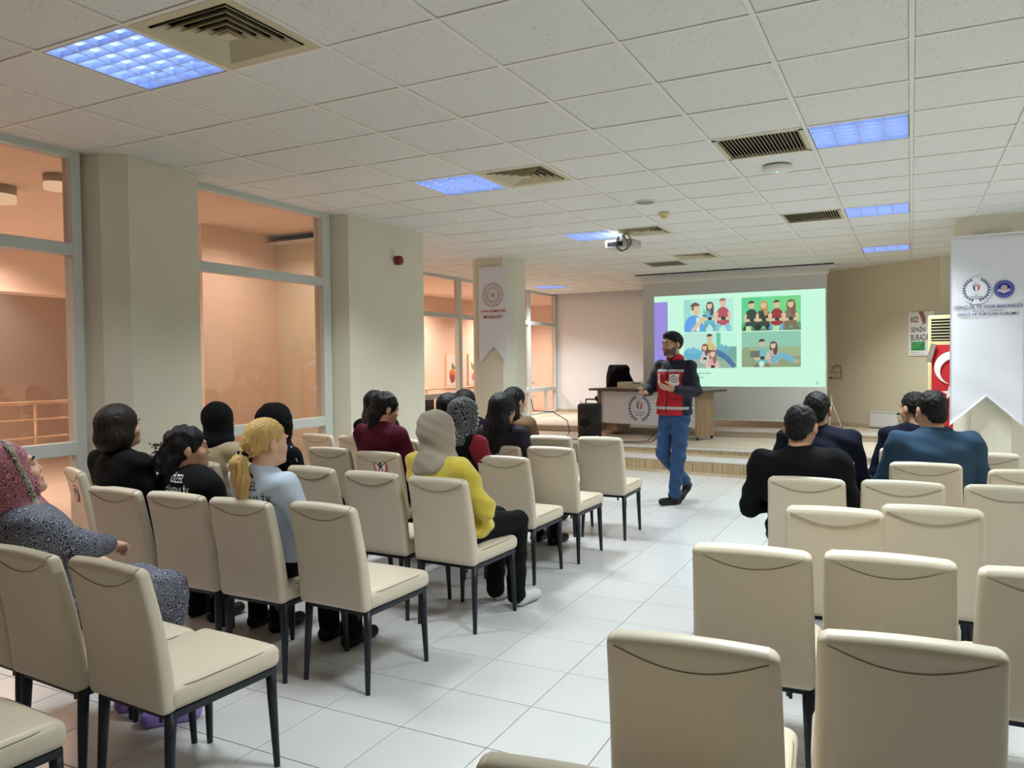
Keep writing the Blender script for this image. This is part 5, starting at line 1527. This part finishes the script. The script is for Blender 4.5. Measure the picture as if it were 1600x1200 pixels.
# ---- woman in the paisley dress
p = seated('large woman in a paisley dress and pink printed headscarf looking up at the left edge', (-3.06, 1.86), -12, (-3.10, 1.765, 1.075), -20, 20, 0, 1.06, 1.42, SKIN_L, m_paisley, None, None,
           arms=([(-3.38, 1.90, 0.72), (-2.83, 1.86, 0.80)], [(-3.2, 2.12, 0.66), (-2.93, 2.06, 0.755)]), top_name='dress', knees=0.10, feet_dx=0.06, depth=1.2, ears=False)
p.brows(m_brown_hair)
T = Sdf(0.05); kn_ = [p.hipc + p.R * sg * 0.10 + p.F * 0.41 - p.U * 0.03 for sg in (-1, 1)]
for i, sg in enumerate((-1, 1)):
    T.cap(p.hipc + p.R * sg * 0.09, kn_[i] + p.R * 0.06, 0.125, 0.092); T.cap(kn_[i] + p.R * 0.06, kn_[i] * [1, 1, 0] + p.R * 0.06 + p.U * 0.30, 0.09, 0.075)
T.disp = folds(0.007, 40, 2.0); p.grow('skirt', T, 0.014, m_paisley)
hijab(p, m_pinkscarf, 1.07, 0.06, 'headscarf', 0.003, 0.03, (0, 0.125, -0.045), (0.062, 0.085, 0.098), 1.15)
S = Sdf(0.012); HJ = p.hj; S.p = [((lambda P: HJ(P) - 0.004, *HJ.bounds(0.01)), 0.01)]
S.keep(lambda P: np.abs(((P - p.h) @ p.HR)[:, 1] - 0.030 * p.sc) - 0.014, 0.003); S.keep(lambda P: p.h[2] - 0.12 - P[:, 2], 0.003)
p.grow('scarf_trim', S, 0.008, m_trimband)
for i, sg in enumerate((-1, 1)):
    Z = Sdf(0.02); b = kn_[i] * [1, 1, 0] + p.R * 0.10 - p.F * 0.10 + p.U * 0.035 + p.R * sg * 0.015; dF = p.F * 0.92 + p.R * 0.38
    Z.cap(b, b + dF * 0.16, 0.040, 0.046); Z.keep(lambda P: 0.001 - P[:, 2], 0.004); Z.sub(s_cap(b + p.U * 0.045, b + dF * 0.06 + p.U * 0.05, 0.036, 0.034), 0.01)
    sh_ = p.grow('clog', Z, 0.009, m_lilac)
    for q in (0.085, 0.125):
        S = Sdf(0.01); c_ = b + dF * q
        for k in range(6):
            f0, f1 = math.pi * k / 6, math.pi * (k + 1) / 6; dR = np.cross(dF, p.U)
            S.cap(c_ + dR * 0.047 * math.cos(f0) + p.U * (0.012 + 0.036 * math.sin(f0)), c_ + dR * 0.047 * math.cos(f1) + p.U * (0.012 + 0.036 * math.sin(f1)), 0.011)
        p.grow('strap', S, 0.007, m_lilac, sh_)

# ---- woman with the brown bob
p = seated('woman with a glossy dark brown bob and black sweater beside the first column', on(-3.66, 2.61, -0.06), -6, (-3.775, 2.735, 1.160), -12, 6, 0, 1.0, 1.22, SKIN_L, m_blackcloth, m_blackpants, m_shoe)
p.brows(m_brown_hair)
S = Sdf(0.03); p.he(S, (0, -0.018, 0.030), (0.094, 0.110, 0.100)); p.he(S, (0, -0.040, -0.050), (0.108, 0.098, 0.088)); S.sub(p.face_cut((0, 0.125, -0.06), (0.064, 0.088, 0.12)), 0.015)
S.keep(lambda P: p.h[2] - 0.135 - P[:, 2], 0.02); S.disp = strands(0.0022, 34, p.h); p.grow('hair', S, 0.0085, m_brown_hair)

# ---- curly woman in the security jacket
p = seated('woman with curly black hair and a black jacket lettered ÖZEL GÜVENLİK in white', on(-3.215, 2.62, -0.03, 0.02), -4, (-3.365, 2.83, 1.050), -36, 2, 0, 0.97, 1.15, SKIN_M, m_blackcloth, m_blackpants, m_shoe, top_name='jacket')
p.brows(m_black_hair)
S = Sdf(0.03); p.he(S, (0, -0.022, 0.035), (0.088, 0.106, 0.096)); p.he(S, (-0.01, -0.085, -0.045), (0.085, 0.07, 0.075)); p.he(S, (-0.03, -0.135, -0.06), (0.05, 0.05, 0.05)); p.he(S, (0, -0.08, -0.13), (0.07, 0.05, 0.06)); S.sub(p.face_cut((0, 0.12, -0.05), (0.066, 0.098, 0.115)), 0.012)
S.sub(s_ell(p.hp(0.085, 0.0, -0.018), np.array((0.022, 0.024, 0.034)) * p.sc, p.HR.T), 0.008); S.disp = curls(0.006, 95); hr = p.grow('hair', S, 0.008, m_black_hair)
for k in range(12):
    c_ = p.hp(-0.05 + 0.05 * random.uniform(-1, 1), -0.15 + 0.02 * random.uniform(-1, 1), -0.03 + 0.055 * random.uniform(-1, 1)); r_ = random.uniform(0.012, 0.022)
    ax_ = rotz(random.uniform(0, 6)) @ rotx(random.uniform(0, 3))
    mb = MB(); mb.tube([tuple(c_ + ax_ @ np.array([r_ * math.cos(a_ * 0.5), r_ * math.sin(a_ * 0.5), 0.002 * a_]) - p.base) for a_ in range(14)], 0.0022, 5); mb.obj('curl', m_black_hair, hr, True)
drape_text(p, 'ÖZEL', 0.085, 0.048, 0.918, 0.035, m_whitetxt); drape_text(p, 'GÜVENLİK', 0.175, 0.052, 0.858, 0.035, m_whitetxt)

# ---- blonde woman
p = seated('blonde woman with a ponytail and a pale blue vest lettered ÖZEL GÜVENLİK', on(-2.78, 2.62, 0.02), -8, (-2.745, 2.765, 1.112), -18, 0, 0, 0.98, 1.05, SKIN_L, m_paleblue, m_blackpants, m_shoe, top_name='vest', feet_dx=0.0, feet_dy=0.02)
p.brows(m_blonde)
S = Sdf(0.02); p.he(S, (0, -0.016, 0.03), (0.083, 0.104, 0.096)); p.he(S, (0, -0.085, -0.01), (0.055, 0.05, 0.055)); S.keep(p.hairline((0, 0.078, 0.055), (0, -0.09, -0.11)), 0.012); S.disp = strands(0.002, 40, p.h)
S.sub(s_ell(p.hp(0.085, -0.005, -0.012), np.array((0.02, 0.026, 0.036)) * p.sc, p.HR.T), 0.006)
hr = p.grow('hair', S, 0.007, m_blonde)
S = Sdf(0.02); pts = [p.hp(0, -0.12, -0.035), p.hp(0.0, -0.15, -0.09), p.hp(0.0, -0.135, -0.17), p.hp(0.005, -0.12, -0.27), p.hp(0.0, -0.11, -0.35)]
for a_, b_, r0, r1 in zip(pts[:-1], pts[1:], (0.026, 0.036, 0.042, 0.034), (0.036, 0.042, 0.034, 0.012)): S.cap(a_, b_, r0, r1)
S.disp = strands(0.0035, 12, pts[2]); p.grow('ponytail', S, 0.0075, m_blonde, hr)
S = Sdf(0.01); S.ell(p.hp(0, -0.125, -0.045), (0.032, 0.032, 0.022)); p.grow('hair_tie', S, 0.006, m_blackcloth, hr)
S = Sdf(0.02); S.ell(p.neck - p.U * 0.005, (0.082, 0.078, 0.035), p.RR); p.grow('collar', S, 0.009, m_navycloth)
drape_text(p, 'ÖZEL', 0.10, 0.05, 0.925, 0.02, m_darktxt); drape_text(p, 'GÜVENLİK', 0.24, 0.062, 0.862, 0.025, m_darktxt)

# ---- person in beige with a black hood, and the one in the black hood
p = seated('person in a beige coat and tight black hood beside the second window', on(-4.16, 3.56), -8, (-4.157, 3.76, 1.108), 6, 0, 0, 1.0, 1.12, SKIN_L, m_beigecoat, m_blackpants, m_shoe, top_name='coat', ears=False)
hijab(p, m_blackcloth, 1.05, -0.02, 'hood', 0.0015)
S = Sdf(0.02); S.ell(p.neck - p.U * 0.035, (0.10, 0.095, 0.03), p.RR); p.grow('collar', S, 0.01, m_beigecoat)
p = seated('woman in a loose black hood and dark jacket behind the blonde woman', on(-3.74, 3.60, 0.04), -8, (-3.625, 3.745, 1.102), -8, 0, 0, 1.0, 1.0, SKIN_L, m_blackcloth, m_blackpants, m_shoe, top_name='jacket', ears=False)
hijab(p, m_blackcloth, 1.13, 0.08, 'headscarf', 0.003, wide=1.15)
mb = MB(); q0 = Vector(p.sh[1] - p.base); mb.tube([q0 + Vector((0.02, -0.02, 0.065)), q0 + Vector((0.05, -0.03, 0.02)), q0 + Vector((0.07, -0.02, -0.03))], 0.003, 5); mb.obj('drawstring', m_whitetxt, p.t, True)

# ---- maroon
p = seated('woman in a maroon sweater with tied dark hair on the stickered chair', on(-3.36, 4.44, -0.03), -6, (-3.432, 4.64, 1.150), -30, -14, 0, 1.0, 1.15, SKIN_M, m_maroon, m_blackpants, m_shoe, arms='phone')
S = Sdf(0.03); p.he(S, (0, -0.02, 0.032), (0.086, 0.106, 0.098)); p.he(S, (0, -0.085, -0.06), (0.07, 0.055, 0.07)); p.he(S, (0, -0.07, -0.13), (0.05, 0.04, 0.05)); S.sub(p.face_cut((0, 0.12, -0.055), (0.066, 0.10, 0.11)), 0.012); S.disp = curls(0.003, 110); p.grow('hair', S, 0.0095, m_black_hair)
p = seated('woman with long black hair and dark top, half hidden left of the woman in maroon', (-3.92, 5.50), 0, (-4.10, 5.42, 1.13), -25, -4, 0, 0.98, 1.0, SKIN_M, m_blackcloth, m_blackpants, m_shoe)
S = Sdf(0.04); p.he(S, (0, -0.02, 0.032), (0.088, 0.108, 0.098)); p.he(S, (0, -0.065, -0.12), (0.10, 0.06, 0.12)); S.sub(p.face_cut((0, 0.12, -0.06), (0.064, 0.095, 0.12)), 0.012); S.disp = strands(0.003, 26, p.h); p.grow('hair', S, 0.0105, m_black_hair)

# ---- yellow
p = seated('woman in a mustard yellow sweater and taupe headscarf with arms folded', on(-2.305, 3.575, -0.01, 0.035), -16, (-2.375, 3.72, 1.085), -14, -4, 0, 0.98, 1.36, SKIN_L, m_yellow, m_blackpants, None, arms='fold', fold=0.010, hem=-0.02, ears=False)
hijab(p, m_taupe, 1.10, 0.10, 'headscarf', 0.0055, 0.04, wide=1.22, freq=46)
S = Sdf(0.01); c_ = p.el[1] * 0.35 + p.belly * 0.65 + p.F * 0.02 + p.R * 0.13
S.ell(c_ - p.U * 0.02, (0.028, 0.03, 0.022)); p.grow('belt_knot', S, 0.007, mat('brown_belt', (92, 58, 40), 0.7))
for i, sg in enumerate((-1, 1)):
    b = p.hipc * [1, 1, 0] + p.R * sg * 0.09 + p.F * 0.46 + p.U * 0.042
    Z = Sdf(0.02); Z.cap(b - p.F * 0.06, b + p.F * 0.09, 0.042, 0.036); Z.cap(b - p.F * 0.05, b - p.F * 0.05 + p.U * 0.045, 0.042, 0.04); Z.keep(lambda P: 0.001 - P[:, 2], 0.004); p.grow('sneaker', Z, 0.01, m_sneaker)

# ---- black and white headscarf, red sleeves
p = seated('woman in a black and white printed headscarf, black vest and crimson sleeves', on(-2.90, 4.46, 0.06), -14, (-2.735, 4.615, 1.112), -26, -6, 0, 0.98, 1.1, SKIN_M, m_redsleeve, m_blackpants, m_shoe, arms='phone', ears=False)
Vv = Sdf(0.05); Vv.ell(p.hipc + p.U * 0.03, (0.182 * 1.05, 0.142 * 1.05, 0.1), p.RR); Vv.ell(p.belly, (0.165 * 1.05, 0.128 * 1.05, 0.15), p.RR); Vv.ell(p.chest, (0.172, 0.132, 0.175), p.RR); Vv.cap(p.sh[0] * 0.9 + p.sh[1] * 0.1, p.sh[1] * 0.9 + p.sh[0] * 0.1, 0.074); p.grow('vest', Vv, 0.013, m_blackcloth)
hijab(p, m_bwscarf, 1.08, 0.03, 'headscarf', 0.003, 0.02, (0, 0.115, -0.045), (0.064, 0.082, 0.10))
S = Sdf(0.004)
for k in range(18):
    a_ = math.pi * (-0.35 + 1.7 * k / 17); S.ell(p.hp(0.083 * math.cos(a_), 0.052 - 0.01 * math.sin(a_), 0.0 + 0.10 * math.sin(a_)), (0.0085,) * 3)
p.grow('bead_trim', S, 0.005, m_whitetxt)

# ---- dark-haired women towards the stage
for (lb, hp_, hd, hy, top) in (('black-haired woman just behind the black and white headscarf, left of it', on(-3.33, 5.22), (-3.31, 5.345, 1.115), -20, m_blackcloth),
                               ('dark-haired woman farthest forward, only the top of her head in view', on(-3.68, 5.98), (-3.615, 6.11, 1.115), -20, m_navycloth)):
    p = seated(lb, hp_, -4, hd, hy, -4, 0, 1.0, 1.0, SKIN_M, top, m_blackpants, m_shoe)
    S = Sdf(0.04); p.he(S, (0, -0.02, 0.032), (0.09, 0.11, 0.1)); p.he(S, (0, -0.06, -0.10), (0.095, 0.06, 0.11)); S.sub(p.face_cut((0, 0.12, -0.06), (0.064, 0.095, 0.12)), 0.012); S.disp = strands(0.003, 26, p.h); p.grow('hair', S, 0.0105, m_black_hair)
p = seated('woman with very long straight black hair and an aubergine coat', on(-2.78, 5.16, 0.04), -12, (-2.785, 5.27, 1.125), -12, -4, 0, 1.0, 1.15, SKIN_M, m_aubergine, m_blackpants, m_shoe, top_name='coat')
S = Sdf(0.05); p.he(S, (0, -0.02, 0.03), (0.098, 0.116, 0.102)); p.he(S, (0, -0.07, -0.14), (0.125, 0.072, 0.15)); p.he(S, (-0.03, -0.085, -0.26), (0.11, 0.06, 0.10)); S.sub(p.face_cut((0, 0.125, -0.06), (0.064, 0.095, 0.12)), 0.012); S.disp = strands(0.003, 24, p.h); p.grow('hair', S, 0.0105, m_black_hair)
p = seated('woman with shoulder-length black hair and a shiny brown coat by the free-standing column', on(-3.17, 5.98, 0.06), -14, (-3.105, 6.10, 1.140), -22, 0, 0, 1.0, 1.1, SKIN_L, m_browncoat, m_blackpants, m_shoe, top_name='coat')
S = Sdf(0.04); p.he(S, (0, -0.02, 0.032), (0.09, 0.11, 0.1)); p.he(S, (0.02, -0.06, -0.11), (0.085, 0.06, 0.12)); S.sub(p.face_cut((0, 0.12, -0.06), (0.064, 0.095, 0.12)), 0.012); S.disp = strands(0.003, 26, p.h); p.grow('hair', S, 0.0105, m_black_hair)

# ---- men on the right
def man(label, hip, face, head, hy, hpit, sc, bw, top, skin=SKIN_M, arms='lap', bald=False, pants=m_blackpants, name='sweater', collar=None):
    p = seated(label, hip, face, head, hy, hpit, 0, sc, bw, skin, top, pants, m_shoe, arms=arms, top_name=name, fold=0.007)
    S = Sdf(0.02); p.he(S, (0, -0.014, 0.03), (0.081, 0.101, 0.093)); p.he(S, (0, -0.07, -0.035), (0.058, 0.038, 0.05)); S.keep(p.hairline((0, 0.07, 0.06), (0, -0.09, -0.098)), 0.012); S.disp = curls(0.0028, 190)
    for sg in (-1, 1): S.sub(s_ell(p.hp(sg * 0.085, 0.0, -0.02), np.array((0.022, 0.03, 0.036)) * p.sc, p.HR.T), 0.006)
    if bald: S.sub(s_ell(p.hp(0.01, -0.05, 0.135), np.array((0.036, 0.036, 0.03)) * p.sc, p.HR.T), 0.012)
    p.grow('hair', S, 0.0075, m_black_hair); p.brows(m_black_hair)
    C = Sdf(0.02); C.ell(p.neck + p.U * 0.002, (0.080 * sc, 0.078 * sc, 0.038), p.RR); C.sub(s_ell(p.neck + p.F * 0.08 + p.U * 0.05, (0.045, 0.06, 0.06)), 0.01); p.grow('collar', C, 0.009, collar or top, p.top)
    return p
man('balding dark-haired man in a black sweater, nearest of the seated men', on(-0.49, 4.335, -0.01), 4, (-0.54, 4.54, 1.108), -8, -12, 1.04, 1.32, m_blackcloth, bald=True, pants=m_denim)
man('short-haired man in a navy sweater in front of the balding man', on(-0.50, 5.20, 0.04), 8, (-0.543, 5.40, 1.150), 2, -6, 1.02, 1.3, m_navycloth, pants=m_denim)
man('dark-haired man in a blue fleece pullover before the red flag', on(0.08, 5.215, 0.04), 10, (0.113, 5.415, 1.160), 26, -8, 1.04, 1.36, m_fleece, SKIN_M, pants=m_blackpants, name='fleece', collar=m_navycloth)
man('man in a navy jacket half hidden by the man in blue fleece', on(0.0, 6.03, -0.04), 14, (0.020, 6.19, 1.125), 42, -4, 1.0, 1.15, m_navycloth, SKIN_M, name='jacket')

# ---- the standing speaker
p = Person('standing bearded man in a red and navy jacket and blue jeans, gesturing', (-2.17, 7.86), (-2.178, 7.835, 1.648), 143, -2, 0, 1.06, (190, 144, 118), True)
F = np.array([-0.36, -0.933, 0.0]); R = np.array([-0.933, 0.36, 0.0]); U = np.array([0, 0, 1.0]); p.F, p.R, p.U = F, R, U
RR = np.stack([R, F, U]); hipc = np.array([-2.165, 7.86, 0.95]); neck = np.array([-2.155, 7.87, 1.50]); chest = np.array([-2.155, 7.865, 1.30])
p.neck, p.chest, p.RR = neck, chest, RR
sh = {1: np.array([-2.325, 7.93, 1.425]), -1: np.array([-1.985, 7.80, 1.42])}       # 1: his right
el = {1: np.array([-2.425, 7.84, 1.185]), -1: np.array([-1.925, 7.80, 1.175])}
wr = {1: np.array([-2.395, 7.62, 1.165]), -1: np.array([-2.085, 7.60, 1.195])}
hj = {1: np.array([-2.245, 7.895, 0.90]), -1: np.array([-2.085, 7.825, 0.90])}
kn = {1: np.array([-2.275, 7.83, 0.52]), -1: np.array([-2.10, 7.765, 0.49])}
an = {1: np.array([-2.125, 8.16, 0.20]), -1: np.array([-2.165, 7.84, 0.085])}
p.head_mesh(0.006, neck - U * 0.03); p.brows(m_black_hair)
B = Sdf(0.04); B.ell(hipc, (0.14, 0.10, 0.10), RR); B.ell((hipc + chest) / 2, (0.13, 0.09, 0.16), RR); B.ell(chest, (0.15, 0.10, 0.17), RR); B.cap(sh[1], sh[-1], 0.05); B.cap(chest, neck, 0.06)
for i in (1, -1):
    B.cap(sh[i], el[i], 0.045, 0.036, 0.02); B.cap(el[i], wr[i], 0.036, 0.026, 0.02); B.cap(hj[i], kn[i], 0.075, 0.05, 0.02); B.cap(kn[i], an[i], 0.05, 0.036, 0.02)
p.addskin(B, 0.018)
p.addskin(hand_sdf(wr[1], np.array([-0.25, -1.0, 0.05]), np.array([-0.3, 0.1, -0.95]), 1, 0.9, 1.05), 0.0055)
p.addskin(hand_sdf(wr[-1], np.array([-0.95, -0.45, 0.22]), np.array([0.25, -0.5, -0.75]), 1, 0.25, 1.08, 0.25), 0.0055)
p.finish()
p.hair_short(m_black_hair, 0.014, 0.014)
# jacket with navy yoke and sleeves over red, painted by panel
TS = Sdf(0.05); TS.ell(hipc + U * 0.05, (0.185, 0.14, 0.13), RR); TS.cap(hipc + U * 0.0 + R * 0.06, chest + R * 0.06, 0.128, 0.125); TS.cap(hipc - R * 0.06, chest - R * 0.06, 0.128, 0.125); TS.ell(chest, (0.19, 0.135, 0.19), RR); TS.cap(chest + U * 0.06, neck - U * 0.02, 0.10, 0.078)
AS = Sdf(0.04); AS.cap(sh[1], el[1], 0.060, 0.058); AS.cap(el[1], wr[1] - (wr[1] - el[1]) * 0.12, 0.060, 0.044, 0.03); AS.cap(sh[-1], el[-1], 0.060, 0.058); AS.cap(el[-1], wr[-1] - (wr[-1] - el[-1]) * 0.08, 0.057, 0.044, 0.03); AS.cap(sh[1] + U * 0.005, sh[-1] + U * 0.005, 0.055)
J = Sdf(0.03); J.p = [((TS, *TS.bounds(0)), 0.03), ((AS, *AS.bounds(0)), 0.03)]; J.disp = folds(0.005, 40, 1.0); J.keep(lambda P: 0.925 - P[:, 2], 0.012)
v, f = net(J, 0.0095)
dt, da = TS(v), AS(v)
q = (v - chest) @ RR.T
colr = np.tile(np.array(lin((22, 24, 40))), (len(v), 1))
red = (dt < da + 0.012) & (v[:, 2] < 1.385) & (np.abs(q[:, 0] + 0.0) < 0.155)
colr[red] = np.array(lin((176, 18, 34)))
p.top = p.put('jacket', [(v, f)], vmat('jacket_cloth', rough=0.75), None, colr)
def band(z0, z1, w_, m, name):
    Bd = Sdf(0.01); Bd.p = [((lambda P: J(P) - 0.004, np.array([-2.5, 7.5, z0 - 0.03]), np.array([-1.8, 8.2, z1 + 0.03])), 0.01)]
    Bd.keep(lambda P: np.abs(P[:, 2] - (z0 + z1) / 2) - (z1 - z0) / 2, 0.003); Bd.keep(lambda P: np.abs((P - chest) @ R) - w_, 0.003); Bd.keep(lambda P: TS(P) - AS(P) - 0.014, 0.004)
    Bd.keep(lambda P: -(J(P) + 0.012), 0.003)
    v_, f_ = net(Bd, 0.0075, np.array([-2.5, 7.5, z0 - 0.03]), np.array([-1.8, 8.2, z1 + 0.03])); return p.put(name, [(v_, f_)], m, p.top)
m_reflect = mat('reflective_tape', (176, 174, 172), 0.45, var=0.05)
band(1.365, 1.395, 0.16, m_reflect, 'reflective_band'); band(0.985, 1.018, 0.19, m_reflect, 'reflective_band')
C = Sdf(0.02); C.ell(neck + U * 0.005, (0.092, 0.09, 0.055), RR); C.sub(s_ell(neck + F * 0.085 + U * 0.06, (0.04, 0.06, 0.075)), 0.01); p.grow('collar', C, 0.008, mat('red_collar', (176, 18, 34), 0.75), p.top)
zp = MB(); zs = [1.42 - 0.02 * k for k in range(25)]
bv = BVHTree.FromPolygons([tuple(a.co) for a in p.top.data.vertices], [tuple(a.vertices) for a in p.top.data.polygons])
pts = []
for z in zs:
    o_ = Vector(chest - p.base); o_.z = z; hit = bv.ray_cast(o_ + Vector(F) * 0.6, -Vector(F), 1.0)
    if hit[0] is not None: pts.append(hit[0] + Vector(F) * 0.003)
zp.tube(pts, 0.005, 6); zp.obj('zip', m_black, p.top, True)
def flat_patch(w_, h_, nx=6, nz=6):
    mb = MB(); V_ = [((i / nx - 0.5) * w_, (j / nz - 0.5) * h_, 0) for j in range(nz + 1) for i in range(nx + 1)]
    mb.add(V_, [(j * (nx + 1) + i, j * (nx + 1) + i + 1, (j + 1) * (nx + 1) + i + 1, (j + 1) * (nx + 1) + i) for j in range(nz) for i in range(nx)]); return mb.mesh('patch')
bd = drape_text(p, '', 0, 0, 1.285, -0.085, m_whitetxt, 'badge', 1, 0.007, me=flat_patch(0.10, 0.125))
em = MB(); disc(em, 0, 0.012, 0.036, (70, 70, 90), 0, 24, 0.030); youth_figures(em, 0, 0.012, 0.03, 0, (70, 70, 90), (90, 60, 70))
em.v = [(v_[0], v_[2], 0.0) for v_ in em.v]; me = em.mesh('badge_emblem')
drape_text(p, '', 0, 0, 1.285, -0.085, m_print, 'badge_emblem', 1, 0.009, me=me);
drape_text(p, '', 0, 0, 1.30, 0.105, m_whitetxt, 'name_tag', 1, 0.007, me=flat_patch(0.035, 0.10))
em = MB(); crescent(em, 0, 0, 0.018, (205, 50, 60), 0, 0.4, 0.8, 0.3, 14); em.v = [(v_[0], v_[2], 0.0) for v_ in em.v]
drape_text(p, '', 0, 0, 1.415, 0.075, m_print, 'chest_emblem', 1, 0.008, me=em.mesh('chest_emblem'))
T = Sdf(0.035); T.ell(hipc - U * 0.04, (0.155, 0.12, 0.12), RR)
for i in (1, -1):
    T.cap(hj[i], kn[i], 0.094, 0.072, 0.03); T.cap(kn[i], an[i] + (kn[i] - an[i]) * 0.06, 0.070, 0.062, 0.03)
T.disp = folds(0.007, 45, 0.4); p.grow('jeans', T, 0.011, m_denim)
for i in (1, -1):
    Z = Sdf(0.02)
    if i == -1:
        b = an[i] * [1, 1, 0] + U * 0.04; dF = np.array([-0.62, -0.78, 0.0])
        Z.cap(b - dF * 0.05, b + dF * 0.15, 0.043, 0.037); Z.cap(b, b + U * 0.05, 0.046, 0.044); Z.keep(lambda P: 0.001 - P[:, 2], 0.004)
    else:
        tip = np.array([-2.155, 8.08, 0.036]); hl = np.array([-2.115, 8.22, 0.15])
        Z.cap(hl, tip, 0.042, 0.035); Z.cap(an[i], hl * 0.75 + tip * 0.25, 0.044, 0.042)
    p.grow('shoe', Z, 0.009, m_shoe)
cl = thing('presentation_remote', 'small black remote in the right hand of the standing man', 'remote', tuple(wr[1] + np.array([-0.03, -0.085, 0.022])), math.radians(-15))
MB().bbox(-0.018, 0.018, -0.06, 0.06, -0.009, 0.011, 0.004).obj('body', m_black, cl); MB().bbox(-0.008, 0.008, 0.005, 0.02, 0.0105, 0.014, 0.001).obj('button', m_greyink, cl)

# ---- coat over the office chair behind the desk
q = bpy.data.objects['office_chair'].location
S = Sdf(0.05); c0 = np.array([q.x + 0.05, q.y + 0.24, 0.0])
S.cap(c0 + [-0.10, 0.02, 1.30], c0 + [0.12, 0.02, 1.34], 0.075, 0.07); S.cap(c0 + [-0.08, 0, 1.25], c0 + [-0.12, 0, 0.95], 0.10, 0.12); S.cap(c0 + [0.10, 0, 1.28], c0 + [0.19, 0, 0.95], 0.09, 0.12); S.cap(c0 + [0.0, 0.0, 1.30], c0 + [0.03, 0, 0.95], 0.10, 0.11)
S.disp = folds(0.014, 22, 0.3, (1.0, 0.2, 0.25))
v, f = net(S, 0.016); bs = np.array([c0[0], c0[1], ZS]); me = mesh_vf('draped_coat', [(v, f)], bs)
tag(link('draped_coat', me, m_blackcloth, None, loc=tuple(bs)), 'black coat draped over the office chair behind the desk', 'coat')
